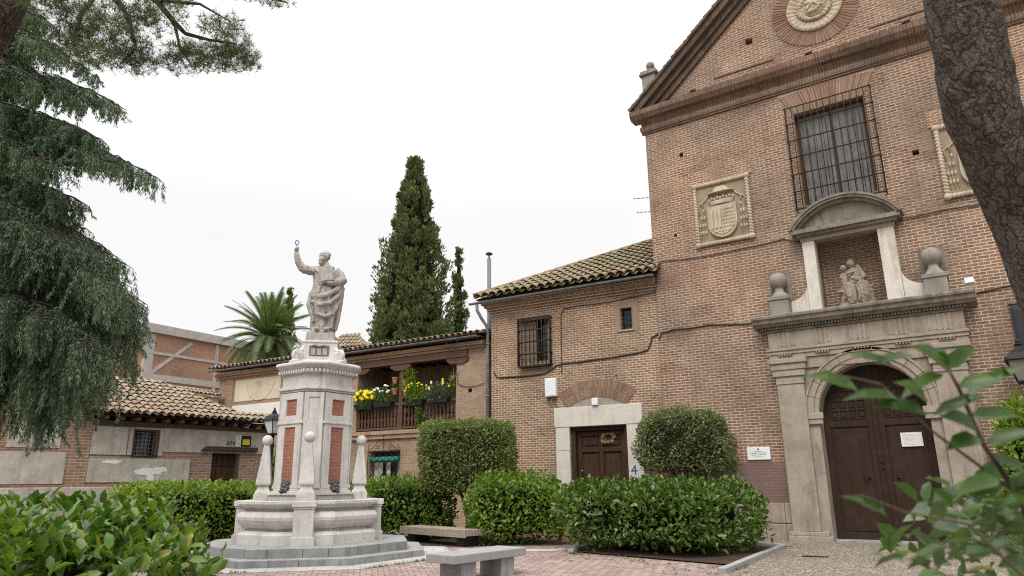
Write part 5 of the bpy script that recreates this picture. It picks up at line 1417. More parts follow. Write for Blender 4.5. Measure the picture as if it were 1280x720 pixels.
# lower barred windows
def fancy_grille(x0, x1, z0, z1, par):
    m = MB(); y = -.10
    for x in (x0, x1): m.tube([(x, y, z0), (x, y, z1)], .016, 6)
    for z in (z0, z1): m.tube([(x0-.06, y, z), (x1+.06, y, z)], .016, 6)
    n = 5; w = x1-x0; hgt = z1-z0; st_ = w/n
    k = int(hgt/st_)+1
    for i in range(-k, n+1):       # diagonal lattice
        for sg in (1, -1):
            a = Vector((x0+i*st_, y, z0)); b = Vector((x0+i*st_+hgt, y, z1))
            if a.x < x0: a = a+(Vector((1, 0, 1))*(x0-a.x))
            if b.x > x1: b = b-(Vector((1, 0, 1))*(b.x-x1))
            if b.x-a.x < .02: continue
            if sg < 0: a.x, b.x = x0+x1-a.x, x0+x1-b.x
            m.tube([a, b], .009, 5)
    cx_ = (x0+x1)/2
    for sg in (-1, 1):             # scrolled cresting
        m.tube([(cx_+sg*w*.5, y, z1), (cx_+sg*w*.5, y, z1+.22), (cx_+sg*w*.44, y, z1+.28)], .012, 5)
        m.tube([(cx_+sg*w*.48, y, z1+.02), (cx_+sg*w*.3, y, z1+.22), (cx_+sg*w*.16, y, z1+.42), (cx_, y, z1+.46)], .012, 5)
        m.tube([(cx_+sg*(.18*w+.11*math.cos(t*.5)*(1-t/16)), y, z1+.16+.11*math.sin(t*.5)*(1-t/16)) for t in range(15)], .010, 5)
    m.tube([(cx_, y, z1), (cx_, y, z1+.68)], .012, 5); m.ell((cx_, y, z1+.70), (.03, .02, .04), None, 8, 6); m.tube([(cx_-.07, y, z1+.6), (cx_+.07, y, z1+.6)], .01, 5)
    for z in (z0, z1):
        for x in (x0, x1): m.tube([(x, y, z), (x, .02, z)], .012, 5)
    return m.build('window_grille', M['iron'], par)
for x0, x1 in ((-5.42, -3.9), (-1.86, -.9)):
    m = MB(); m.box(x0, x1, .30, .34, 1.35, 2.85); w = m.build('window', M['glassdark'], GH)
    m = MB()
    for a, b in ((x0+.04, (x0+x1)/2-.28), ((x0+x1)/2-.1, (x0+x1)/2+.12), (x1-.3, x1-.05)):
        rings = [[(a+(b-a)*i/10, .24-.02*math.sin(i*1.9), z) for i in range(11)] for z in (1.36, 2.45)]
        m.loft(rings, False, closed=False)
    build_each(m, 'curtain', M['curtain'], w)
    m = MB(); m.extr([(-.03, 2.62), (-.09, 2.54), (-.09, 2.48), (.0, 2.40), (.05, 2.48), (.05, 2.60)], x0+.02, x1-.02); m.build('roll_awning', M['green_cloth'], w, True)
    fancy_grille(x0-.02, x1+.02, 1.4, 2.8, w)
t_ = thing('wall_box', 'small grey service box on the wall under the balcony ledge', 'box', GH.matrix_basis @ Vector((-2.72, 0, 3.0)), R(3.5))
m = MB(); m.box(-.23, .23, -.06, 0, -.14, .14); m.build('case', M['grey_plastic'], t_, bevel=.01); m = MB(); m.box(-.19, .19, -.07, -.06, -.10, .10); m.build('cover', M['zinc'], t_)
gh_ = lambda x, z, y=-.03: tuple(GH.matrix_basis @ Vector((x, y, z)))
cable('wall_cable', 'thin looping cable on the gallery house wall left of the downpipe', [gh_(-1.5, 6.9, -.5), gh_(-1.15, 6.0, -.2), gh_(-1.2, 5.2), gh_(-.8, 5.05), gh_(.0, 5.12)], .012, .05)
cable('wall_cable', 'slack cable between the gallery roof gutter and the downpipe', [gh_(-1.6, 6.5, -.3), gh_(-.8, 6.75, -.5), gh_(-.3, 6.9, -.5), gh_(-.05, 6.9, -.45)], .012, .05)

# flower boxes on the gallery rail
M['fl_yellow'] = plain_mat('yellow_petals', (.80, .62, .02), .6, 0, .15, 20)
M['fl_white'] = plain_mat('white_petals', (.80, .79, .74), .6, 0, .05, 20)
M['fl_orange'] = plain_mat('orange_petals', (.55, .15, .03), .6, 0, .1, 20)
def plant_blob(root, c, rad, n, L, mat, seed, name='foliage', upk=.7):
    r = np.random.default_rng(seed); d = nrm(r.normal(size=(n, 3))); P = np.array(c)+d*np.array(rad)*(r.random(n)**.4)[:, None]
    V, Q = leaves(P, d*.7+np.array((0, 0, upk))+r.normal(size=(n, 3))*.5, r.normal(size=(n, 3))+np.array((0, -.3, .8)), L*r.uniform(.6, 1.3, n), L*.33, T_SMALL)
    link(name, quadmesh(name, V, Q, mat), root)
def blooms(root, c, rad, n, s, mat, seed):
    rr = random.Random(seed); m = MB()
    for i in range(n):
        a = rr.uniform(0, 6.28); e = rr.uniform(-.2, 1.2)
        p = Vector((c[0]+rad[0]*math.cos(a)*math.cos(e), c[1]-abs(rad[1]*math.sin(a)*math.cos(e)), c[2]+rad[2]*math.sin(e)))
        q = s*rr.uniform(.7, 1.2); m.ell(p, (q, q, q*.7), Matrix.Rotation(rr.uniform(0, 3), 3, 'X'), 7, 5)
    m.build('blossom', mat, root)
def flower_box(label, x, z, fol, bl, seed, w=.95, h=.5):
    t_ = thing('flower_box', label, 'flower box', gh_(x, z, -.12), R(3.5), 'flower boxes along the gallery rail')
    m = MB(); 
    def rc_(a, b, zz): return [(-a, -b, zz), (a, -b, zz), (a, b, zz), (-a, b, zz)]
    m.loft([rc_(w*.42, .09, .07), rc_(w*.48, .12, .25), rc_(w*.5, .135, .255), rc_(w*.5, .135, .28)], True); m.build('planter', M['planter'], t_, bevel=.01)
    plant_blob(t_, (0, -.02, .28+h*.36), (w*.56, .30, h*.66), 520, .12, fol, seed)
    for mat, n, s, dz in bl: blooms(t_, (0, -.02, .25+h*.45+dz), (w*.55, .27, h*.6), n, s, mat, seed+1)
    return t_
flower_box('flower box overflowing with yellow blooms, leftmost on the balcony rail', -5.72, 4.42, M['leaf_yellow'], [(M['fl_yellow'], 46, .075, 0)], 71, 1.0, .55)
flower_box('flower box with white flowers on the balcony rail left of the post', -4.72, 4.45, M['leaf_laurel'], [(M['fl_white'], 12, .06, .12)], 72, .95, .55)
flower_box('flower box with low yellow-green leaves on the balcony rail just right of the post', -3.12, 4.42, M['leaf_yellow'], [(M['fl_yellow'], 12, .045, .05)], 73, .85, .62)
flower_box('flower box with grey-green leaves and pale yellow flowers, rightmost on the balcony rail', -2.02, 4.46, M['leaf_pale'], [(M['fl_yellow'], 9, .05, .15), (M['fl_white'], 4, .05, .1)], 74, 1.05, .52)
def hang_pot(label, x, z, y, fol, L, rad, seed, n=150):
    t_ = thing('flower_pot', label, 'flower pot', gh_(x, z, y), R(3.5), 'terracotta pots around the gallery post')
    m = MB(); m.lathe([(.075, 0), (.115, .2), (.13, .2), (.13, .25), (.11, .25), (.10, .22)], (0, 0), 14); m.build('pot', M['terracotta'], t_)
    m = MB(); m.tube([(0, .12, .22), (0, .16, .24), (0, .17, .34)], .008, 5); m.build('hook', M['iron'], t_)
    if fol: plant_blob(t_, (rad[3] if len(rad) > 3 else 0, -.04, .25+rad[2]*.6), rad[:3], n, L, fol, seed)
hang_pot('terracotta pot with few leaves hanging high left of the gallery post', -4.22, 5.42, -.05, None, .1, (.1, .1, .1), 81)
hang_pot('terracotta pot hanging lower left of the gallery post', -4.22, 4.98, -.05, M['leaf_laurel'], .10, (.13, .12, .12), 82, 50)
hang_pot('terracotta pot with a spreading plant hanging right of the gallery post', -3.68, 5.28, -.05, M['leaf_yellow'], .15, (.36, .2, .26, .18), 83, 150)
hang_pot('terracotta pot with leafy plant lower right of the gallery post', -3.66, 4.88, -.05, M['leaf_yellow'], .14, (.40, .2, .24, .14), 84, 190)
t_ = thing('hanging_basket', 'yellow-green trailing plant hanging at the right end of the gallery', 'hanging plant', gh_(-1.45, 5.35, .05), R(3.5))
m = MB(); m.lathe([(.05, 0), (.10, .1), (.11, .16)], (0, 0), 12); m.tube([(0, 0, .16), (0, 0, .82)], .006, 5); m.build('pot', M['terracotta'], t_)
plant_blob(t_, (0, 0, .05), (.14, .14, .34), 150, .11, M['leaf_yellow'], 85, upk=-.4)
t_ = thing('trailing_plant', 'leafy plant climbing through the right half of the balcony balusters', 'plant', gh_(-3.0, 3.62, -.02), R(3.5))
m = MB(); m.lathe([(.10, 0), (.14, .22), (.15, .26)], (0, .32), 14); m.build('pot', M['terracotta'], t_)
plant_blob(t_, (.1, -.05, .45), (.20, .14, .50), 160, .17, M['leaf_laurel'], 86)
t_ = thing('potted_plant', 'reddish potted plant behind the balcony balusters at the right end', 'plant', gh_(-1.95, 3.62, .42), R(3.5))
m = MB(); m.lathe([(.13, 0), (.17, .3), (.18, .34)], (0, 0), 14); m.build('pot', M['terracotta'], t_)
plant_blob(t_, (0, -.1, .55), (.42, .22, .34), 200, .16, M['leaf_pale'], 87)
t_ = thing('potted_plant', 'dark leafy pot plant with orange bloom behind the leftmost flower box', 'plant', gh_(-5.75, 4.68, .20), R(3.5))
m = MB(); m.lathe([(.10, 0), (.13, .22), (.14, .25)], (0, 0), 14); m.build('pot', M['terracotta'], t_)
plant_blob(t_, (0, 0, .4), (.38, .2, .28), 160, .14, M['leaf_laurel'], 88); blooms(t_, (0, -.05, .35), (.3, .15, .15), 6, .06, M['fl_orange'], 9)

# ================================================================ low rendered house on the left
LO = thing('low_house', 'low rendered house with brick bands, old tiled roof and dark wooden door', 'house', (-20.65, 15.35, 0), R(84.66))
m = MB()
m.prism([(-5.45, .0), (.12, .0), (.12, 3.42), (-5.45, 3.42)], 0, .4, [rect(-4.33, -3.56, 2.39, 3.23), rect(-1.86, -.92, -.0+.01, 2.65)])
m.box(-.3, .12, .401, 4.5, 0, 3.4); m.box(-9, .12, 4.5, 4.8, 0, 3.6)
m.build('wall', M['brick4'], LO)
m = MB(); m.prism(rect(-10.5, -5.452, 0, 4.25), -.02, .4, [rect(-9.1, -7.58, .4, 3.32)]); m.build('side_wall', M['brick4'], LO)
m = MB()
y0, y1 = -.025, .0
def panel(x0, x1, z0, z1, holes=()): m.prism(rect(x0, x1, z0, z1), y0+random.uniform(-.003, .003), y1+.01, holes)
panel(-5.44, -4.48, 2.48, 3.26); panel(-4.45, -3.45, 2.48, 3.27, [rect(-4.33, -3.56, 2.48, 3.23)]); panel(-3.44, .115, 2.60, 3.30)
panel(-5.44, -4.6, 1.72, 2.38); panel(-4.6, -2.56, 1.72, 2.385)
build_each(m, 'render_panel', M['plaster_grey'], LO)
m = MB(); y0, y1 = -.045, -.02
panel(-7.45, -6.22, 2.62, 3.26); panel(-9.5, -6.02, 1.69, 2.52); panel(-10.4, -6.5, 3.42, 4.1)
build_each(m, 'render_panel', M['plaster_grey'], LO)
m = MB(); m.box(-10.5, -1.9, -.06, .0, 0, 1.60); m.box(-.9, .12, -.05, .0, 0, 1.5); build_each(m, 'plinth', M['plaster_grey'], LO, bevel=.02)
m = MB()      # worn patches of white paint, ragged outlines
def ragged(cx_, cz_, a, b, n, seed, y=-.031):
    rr = random.Random(seed); pts = []
    for i in range(n):
        t_ = 2*math.pi*i/n; k = rr.uniform(.72, 1.15); pts.append((cx_+a*k*math.copysign(abs(math.cos(t_))**.7, math.cos(t_)), cz_+b*k*math.copysign(abs(math.sin(t_))**.7, math.sin(t_))))
    m.prism(pts, y, y+.004)
ragged(-4.83, 2.285, .28, .05, 22, 1); ragged(-3.72, 2.03, .42, .10, 30, 2); ragged(-3.45, 2.10, .2, .06, 20, 3, -.0315); ragged(-3.72, 1.86, .12, .12, 18, 4, -.032); ragged(-3.95, 1.98, .2, .07, 18, 5, -.0325)
build_each(m, 'paint_patch', M['whitepaint'], LO)
m = MB(); m.prism(rect(-4.33, -3.56, 2.39, 3.23), .0, .34, [rect(-4.29, -3.68, 2.43, 3.18)]); w = m.build('window', M['rafter'], LO)
m = MB(); m.box(-4.3, -3.6, .25, .27, 2.4, 3.2); m.build('pane', M['glassdark'], w)
m = MB()
for i in range(6): m.tube([(-4.26+.112*i, .08, 2.43), (-4.26+.112*i, .08, 3.18)], .010, 6)
for j in range(7): m.tube([(-4.29, .08, 2.47+.11*j), (-3.68, .08, 2.47+.11*j)], .010, 6)
m.build('window_grille', M['zinc'], w, True)
m = MB(); m.box(-1.86, -.92, .22, .28, .0, 2.65); d_ = m.build('door', M['dark_wood'], LO)
m = MB()
for i in range(4):
    for j in range(6): m.box(-1.80+.215*i, -1.62+.215*i, .19, .222, .2+.40*j, .54+.40*j)
build_each(m, 'door_panel', M['dark_wood'], d_, bevel=.015)
m = MB(); m.box(-1.0, -.925, .0, .215, .0, 2.65); m.build('door_post', M['rafter'], d_)
m = MB(); m.prism([(-2.27, 2.655), (-.36, 2.655), (-.36, 2.80), (-2.12, 2.80)], -.13, .25); m.build('door_lintel', M['dark_wood'], LO, bevel=.02)
m = MB()
for i in range(13):
    x = -5.3+i*.43; m.box(x, x+.12, -.36+random.uniform(-.03, .02), .2, 3.44, 3.54)
build_each(m, 'rafter_end', M['rafter'], LO)
m = MB(); m.box(-5.45, .14, -.06, .2, 3.30, 3.435); m.build('wall_plate', M['rafter'], LO)
pit = R(24)
def Ll(s):
    if s < -2.7: return 3.45
    if s < -.95: return 3.45-(s+2.7)/1.75*2.95
    return .62
m = MB(); tile_roof(m, -5.75, .18, -.50, 3.60, pit, Ll, 13, .235, .34, .098)
rf = m.build('roof', M['tile_low'], LO)
m = MB(); tp = math.tan(pit)
m.add([(-5.75, -.45, 3.57), (.15, -.45, 3.57), (.15, .1, 3.57+.5*tp), (-.95, .1, 3.57+.5*tp), (-2.7, 2.65, 3.57+3.1*tp), (-5.75, 2.65, 3.57+3.1*tp)], [(0, 1, 2, 3, 4, 5)])
m.add([(-5.75, 2.65, 3.57+3.1*tp), (-2.7, 2.65, 3.57+3.1*tp), (-.95, 4.7, 3.5), (-5.75, 4.9, 3.5)], [(0, 1, 2, 3)])
m.add([(-2.7, 2.65, 3.57+3.1*tp), (-.95, .1, 3.57+.5*tp), (.15, .1, 3.57+.5*tp), (.15, 4.7, 3.5), (-.95, 4.7, 3.5)], [(0, 1, 2, 3, 4)])
m.add([(-5.75, -.45, 3.56), (-5.75, .3, 3.56), (.15, .3, 3.56), (.15, -.45, 3.56)], [(0, 1, 2, 3)])
m.build('roof_boards', M['dark_wood'], rf)
# taller left wing of the same house, mostly behind the cedar
m = MB(); m.box(-10.5, -5.46, .41, 5, 0, 4.24); m.build('wing', M['brick4'], LO)
m = MB(); tile_roof(m, -10.8, -5.75, -.5, 4.32, R(13), lambda s: 3.2, 14); m.build('wing_roof', M['tile_low'], LO)
m = MB(); m.add([(-10.8, -.45, 4.28), (-5.5, -.45, 4.28), (-5.5, 2.6, 4.98), (-10.8, 2.6, 4.98)], [(0, 1, 2, 3)]); m.add([(-10.8, 2.6, 4.98), (-5.5, 2.6, 4.98), (-5.5, 5.3, 4.28), (-10.8, 5.3, 4.28)], [(0, 1, 2, 3)]); m.add([(-5.5, -.45, 4.28), (-5.5, 5.3, 4.28), (-5.5, 2.6, 4.98)], [(0, 1, 2)]); m.build('wing_roof_boards', M['tile_low'], LO)
m = MB(); m.box(-9.1, -7.58, .3, .36, .4, 3.32); m.build('garage_door', M['dark_wood'], LO)
lo = lambda x, z, y=-.03: LO.matrix_basis @ Vector((x, y, z))
t_ = thing('yellow_sign', 'small square yellow and black sign above the low dark wooden door', 'sign', lo(-.76, 3.0), R(84.66))
m = MB(); m.box(-.17, .17, -.012, 0, -.17, .17); m.build('plate', M['iron'], t_); m = MB(); m.box(-.125, .125, -.016, -.012, -.12, .06); m.build('field', M['yellow'], t_); m = MB(); m.box(-.125, .125, -.016, -.012, .09, .14); m.build('header', M['rust_iron'], t_)
t_ = thing('white_sign', 'small white notice left of the yellow sign over the low door', 'sign', lo(-1.03, 3.0), R(84.66))
m = MB(); m.box(-.085, .085, -.01, 0, -.18, .18); m.build('plate', M['white_plastic'], t_)
m = MB(); m.tube([(-.03, -.012, .02), (0, -.012, .10), (.03, -.012, .02)], .008, 5); m.ell((0, -.012, .12), (.02, .004, .02), None, 8, 6)
for k in range(4): m.box(-.06, .06, -.012, -.009, -.05-.03*k, -.04-.03*k)
m.build('print', M['ink'], t_)
t_ = thing('wall_lettering', 'dark hand-painted S/N lettering left of the white sign', 'lettering', lo(-1.29, 2.92, -.034), R(84.66))
text('letters', 'S/N', .19, M['iron'], t_, (0, 0, 0), ext=.001)

# ================================================================ buildings further back
gw0, gw1 = Vector((-29.6, 15.2, 0)), Vector((-30.15, 19.55, 0))
an = math.atan2(gw1.y-gw0.y, gw1.x-gw0.x); ln = (gw1-gw0).length
GW = thing('courtyard_wall', 'tile-capped cream and brick wall behind the low house roof', 'wall', gw0, an)
m = MB(); m.box(-3, ln, 0, .4, 0, 5.55); m.build('wall', M['brick4'], GW)
m = MB(); m.box(-2.9, 1.2, -.02, .0, 3.4, 4.75); m.box(-2.9, 1.2, -.02, .0, 4.95, 5.5); m.box(1.3, 2.75, -.02, 0, 3.4, 4.75); m.box(1.3, 2.75, -.02, 0, 4.95, 5.5); m.box(3.7, ln-.02, -.02, .0, 3.4, 4.75); m.box(3.7, ln-.02, -.02, .0, 4.95, 5.5); build_each(m, 'render_panel', M['plaster_cream'], GW)
m = MB(); tile_roof(m, -3, ln, -.25, 5.58, R(20), lambda s: .8, 21, .22, .4, .09); m.build('coping', M['tile_low'], GW)
ap0 = atd(166, 560, 46); ap1 = atd(290, 560, 52.4)
an = math.atan2(ap1.y-ap0.y, ap1.x-ap0.x)
AP = thing('apartment_block', 'tall unfinished brick party wall with a grey concrete frame behind the low house', 'building', (ap0.x, ap0.y, 0), an)
m = MB(); m.box(0, 24, 0, 12, 0, 11.75); m.box(-.0, 24, .3, 12, 11.7, 12.2)
m.box(-2.2, -.002, 1.2, 12, 0, 11.2); m.build('wall', M['brick_orange'], AP)
m = MB()
for x in (0.12, 5.5, 10.6, 15.8, 21): m.box(x-.12, x+.16, -.05, .05, 0, 11.7)
for z, h in ((8.75, .42), (10.4, .18), (5.2, .35)): m.box(-.02, 24, -.065, .05, z-h/2, z+h/2)
m.box(-.05, .6, -.04, .2, 8.3, 11.7)
a = Vector((.5, -.03, 8.95)); b = Vector((3.4, -.03, 11.5)); d_ = (b-a).normalized(); q = Vector((-d_.z, 0, d_.x))*.11
m.prism([(p.x, p.z) for p in (a-q, b-q, b+q, a+q)], -.045, .04)
m.build('concrete_frame', M['concrete'], AP)
m = MB(); m.box(-.3, 24, -.25, .4, 11.76, 12.35); m.box(-2.3, 24, .42, 12.2, 12.2, 12.45); m.build('parapet', M['concrete'], AP)
m = MB(); m.box(8.2, 8.6, -.01, .02, 11.0, 11.4); m.build('vent_hole', M['black'], AP)
rp_ = atd(445, 430, 36); RH = thing('roof_turret', 'small hipped tile roof rising behind the gallery house eaves', 'roof', (rp_.x-.25, rp_.y-.1, 6.0), R(20))
m = MB(); m.box(-1.2, 1.2, -.9, .9, 0, 2.1); m.build('wall', M['brick4'], RH)
m = MB()
v = [(-1.45, -1.15, 2.05), (1.45, -1.15, 2.05), (1.45, 1.15, 2.05), (-1.45, 1.15, 2.05), (-.35, 0, 2.95), (.35, 0, 2.95)]
m.add(v, [(0, 1, 5, 4), (1, 2, 5), (2, 3, 4, 5), (3, 0, 4), (3, 2, 1, 0)]); tile_roof(m, -1.4, 1.4, -1.2, 2.08, R(38), lambda s: max(.0, 1.45*(1-max(0, abs(s)-.35)/1.05)), 22, .22, .35, .09)
m.build('roof', M['tile_low'], RH)
# ================================================================ fountain
FO = thing('fountain', 'pale stone octagonal fountain with brick panels, obelisks and grey steps', 'fountain', (FC[0], FC[1], 0))
def oct_(a, e, z):       # a: half width, e: half length of a main face
    return [(a, -e, z), (a, e, z), (e, a, z), (-e, a, z), (-a, e, z), (-a, -e, z), (-e, -a, z), (e, -a, z)]
def reg(a, z): return oct_(a, a*.41421, z)
for a_, z0, z1 in ((2.66, -.05, .14), (2.28, .10, .325)):
    m = MB(); m.loft([reg(a_, z0), reg(a_, z1)])
    V8 = [Vector(v) for v in reg(a_+.001, 0)]      # open joints between the step stones
    for i in range(8):
        p, q = V8[i], V8[(i+1) % 8]; d_ = (q-p).normalized(); rz_ = Matrix.Rotation(math.atan2(d_.y, d_.x), 3, 'Z')
        for t_ in (.22, .55, .84):
            c_ = p.lerp(q, t_+random.uniform(-.06, .06)); m.obox((c_.x, c_.y, (z0+z1)/2+.02), (.009, .008, z1-z0-.07), rz_, 1)
    m.build('step', [M['granite_wet'], M['soil']], FO, bevel=.012)
m = MB()
prof = [(1.635, .31), (1.635, .53), (1.62, .55), (1.52, .60), (1.42, .62), (1.42, .645), (1.51, .68), (1.60, .75), (1.655, .84), (1.665, .91), (1.63, .98), (1.55, 1.02), (1.43, 1.045), (1.43, 1.08), (1.52, 1.10), (1.55, 1.13), (1.63, 1.16), (1.655, 1.19), (1.655, 1.255), (1.36, 1.255), (1.36, .95)]
m.loft([reg(a*.945, z) for a, z in prof]); m.build('basin', M['limestone'], FO, bevel=.008)
m = MB(); m.loft([reg(1.28, 1.05), reg(1.28, 1.08)])
M['water'] = plain_mat('still_water', (.03, .045, .04), .05, 0, .1, 3, .0, .5); m.build('water', M['water'], FO)
m = MB()
for z0, z1, a, e in ((.9, 1.36, .86, .49), (1.36, 1.41, .89, .51), (1.41, 1.46, .83, .475), (1.46, 1.51, .79, .45)): m.loft([oct_(a, e, z0+.001), oct_(a, e, z1)])
m.build('pillar_base', M['limestone'], FO, bevel=.012)
m = MB(); m.loft([oct_(.74, .42, 1.50), oct_(.72, .41, 3.76)]); m.build('pillar', M['limestone'], FO, bevel=.008)
# brick panels in stone frames on the four main faces, pilaster strips on the chamfers
for k in range(4):
    rot = Matrix.Rotation(R(90*k), 4, 'Z')
    m = MB(); m.box(-.19, .19, -.752, -.70, 1.60, 2.92); m.box(-.17, .17, -.747, -.70, 3.20, 3.58); m.xform(rot)
    m.build('brick_panel', M['fountain_brick'], FO)
    m = MB()
    for x0, x1, z0, z1 in ((-.40, -.192, 1.512, 3.74), (.192, .40, 1.512, 3.74), (-.19, .19, 2.922, 3.0), (-.19, .19, 3.06, 3.198), (-.19, .19, 3.582, 3.74), (-.19, .19, 1.512, 1.598)): m.box(x0, x1, -.785, -.70, z0, z1)
    m.box(-.45, .45, -.81, -.70, 3.0, 3.058)
    m.xform(rot); m.build('stone_frame', M['limestone'], FO, bevel=.008)
    rot2_ = Matrix.Rotation(R(90*k+45), 4, 'Z')
    m = MB(); m.prism(rect(-.225, .225, 1.512, 3.74), -.875, -.70, [rect(-.12, .12, 3.05, 3.62)]); m.box(-.13, .13, -.85, -.72, 3.04, 3.63); m.box(-.25, .25, -.90, -.70, 1.513, 1.60); m.xform(rot2_)
    m.build('chamfer_strip', M['limestone'], FO, bevel=.008)
    # bronze spout masks on the main faces
    m = MB(); m.ell((0, -.80, 1.80), (.105, .08, .13)); m.ell((0, -.87, 1.76), (.06, .06, .05)); m.ell((0, -.89, 1.70), (.045, .05, .03))
    for s_ in (-1, 1): m.ell((s_*.05, -.865, 1.84), (.028, .03, .028)); m.ell((s_*.10, -.80, 1.89), (.04, .04, .05)); m.ell((s_*.08, -.82, 1.72), (.05, .06, .08))
    for i in range(10): m.ell((.115*math.cos(i*.628), -.79, 1.80+.14*math.sin(i*.628)), (.045, .05, .045))
    m.tube([(0, -.88, 1.72), (0, -.97, 1.71)], .018, 8); m.xform(Matrix.Translation((0, 0, -.12)) @ Matrix.Diagonal((.92, 1, .92, 1))); m.xform(rot)
    sculpt(m, 'spout_mask', M['bronze'], FO, .012, 1)
m = MB()
for z0, z1, a, e in ((3.76, 3.81, .78, .45), (3.81, 3.86, .82, .48), (3.86, 3.90, .78, .455)): m.loft([oct_(a, e, z0), oct_(a, e, z1-.001)])
m.loft([oct_(.745, .43, 3.90), oct_(.745, .43, 4.20)])
m.build('frieze', M['limestone'], FO, bevel=.008)
m = MB()
m.loft([oct_(.80, .47, 4.20), oct_(.80, .47, 4.31)])
verts = oct_(.83, .49, 0)
for i in range(8):
    a = Vector(verts[i]); b = Vector(verts[(i+1) % 8]); n = int((b-a).length/.085)
    d_ = (b-a).normalized(); rz_ = math.atan2(d_.y, d_.x)
    for k in range(n): m.obox(a.lerp(b, (k+.5)/n)+Vector((0, 0, 4.255)), (.045, .06, .07), Matrix.Rotation(rz_, 3, 'Z'))
m.build('dentil_band', M['limestone'], FO)
m = MB()
m.loft([oct_(a, a*.58, z) for a, z in ((.82, 4.311), (.83, 4.33), (.86, 4.36), (.90, 4.39), (.915, 4.41), (.915, 4.45), (.89, 4.47), (.80, 4.50))]); m.build('cornice', M['limestone'], FO, bevel=.006)
rz45 = Matrix.Rotation(R(45), 4, 'Z')
m = MB()
def sq_(h, z): return [(-h, -h, z), (h, -h, z), (h, h, z), (-h, h, z)]
m.loft([sq_(.56, 4.46), sq_(.56, 4.56), sq_(.46, 4.58), sq_(.43, 5.0), sq_(.45, 5.02), sq_(.45, 5.06), sq_(.40, 5.08)]); m.xform(rz45); m.build('upper_block', M['limestone'], FO, bevel=.01)
for k in range(4):
    rk = Matrix.Rotation(R(45+90*k), 4, 'Z')
    m = MB(); m.prism(rect(-.24, .24, 4.68, 4.93), -.468, -.43); m.xform(rk); cp_ = m.build('cartouche', M['bronze'] if False else M['darkstone'], FO)
    m = MB()
    for i in range(3): m.box(-.19+.14*i, -.09+.14*i, -.485, -.46, 4.70, 4.86)
    m.tube([(-.22, -.46, 4.93), (-.1, -.5, 4.95), (0, -.48, 4.92), (.1, -.5, 4.95), (.22, -.46, 4.93)], .025, 6); m.xform(rk); m.build('carving', M['statue'], cp_)
    rk2 = Matrix.Rotation(R(90*k), 4, 'Z')
    m = MB(); P = []
    for t_ in range(26):
        a_ = t_*.42; q_ = .15*(1-t_/32); P.append((0, -.72+q_*math.cos(a_), 4.66+q_*math.sin(a_)))
    m.tube(P, [.055]*26, 8)
    m.tube([(0, -.56, 4.52), (0, -.86, 4.52)], .05, 8); m.tube([(0, -.60, 4.80), (0, -.52, 4.92), (0, -.46, 5.0)], [.07, .06, .05], 8); m.box(-.10, .10, -.88, -.50, 4.47, 4.54); m.box(-.07, .07, -.78, -.56, 4.55, 4.75)
    m.xform(rk2); sculpt(m, 'scroll_volute', M['limestone'], FO, .016, 2)
m = MB(); m.loft([sq_(.36, 5.06), sq_(.34, 5.30)]); m.xform(rz45); m.build('statue_plinth', M['statue'], FO, bevel=.012)
# corner pilasters of the basin with obelisks
def obelisk_mesh():
    m = MB()
    m.loft([sq_(.20, 1.24), sq_(.20, 1.40)]); m.loft([sq_(.185, 1.401), sq_(.175, 1.44), sq_(.14, 1.50), sq_(.12, 1.56), sq_(.13, 1.585), sq_(.155, 1.60)])
    m.loft([sq_(.165, 1.601), sq_(.172, 1.62), sq_(.172, 1.66), sq_(.06, 2.545)])
    return m
for k, ra_ in ((0, 1.37), (1, 1.12), (2, 1.12), (3, 1.12)):
    ang = R(-45+90*k); rk = Matrix.Rotation(R(90*k), 4, 'Z') @ Matrix.Rotation(R(-45+90), 4, 'Z')
    c_ = Vector((ra_*math.cos(ang), ra_*math.sin(ang), 0))
    m = obelisk_mesh(); m.xform(Matrix.Translation(c_) @ rk); ob = m.build('obelisk', M['limestone'], FO, bevel=.008)
    m = MB(); m.ell(c_+Vector((0, 0, 2.645)), (.128, .128, .128), None, 20, 12); m.build('ball', M['limestone'], ob, True)
    c2 = Vector((1.37*math.cos(ang), 1.37*math.sin(ang), 0))
    m = MB()
    def bx(h, d0, d1, z0, z1): m.box(-h, h, d0, d1, z0, z1)
    bx(.215, -.30, .3, .31, 1.08); bx(.255, -.345, .3, .311, .50); bx(.235, -.32, .3, 1.081, 1.13); bx(.26, -.35, .3, 1.131, 1.252)
    m.xform(Matrix.Translation(c2) @ Matrix.Rotation(ang+R(90), 4, 'Z')); m.build('basin_pilaster', M['limestone'], FO, bevel=.01)

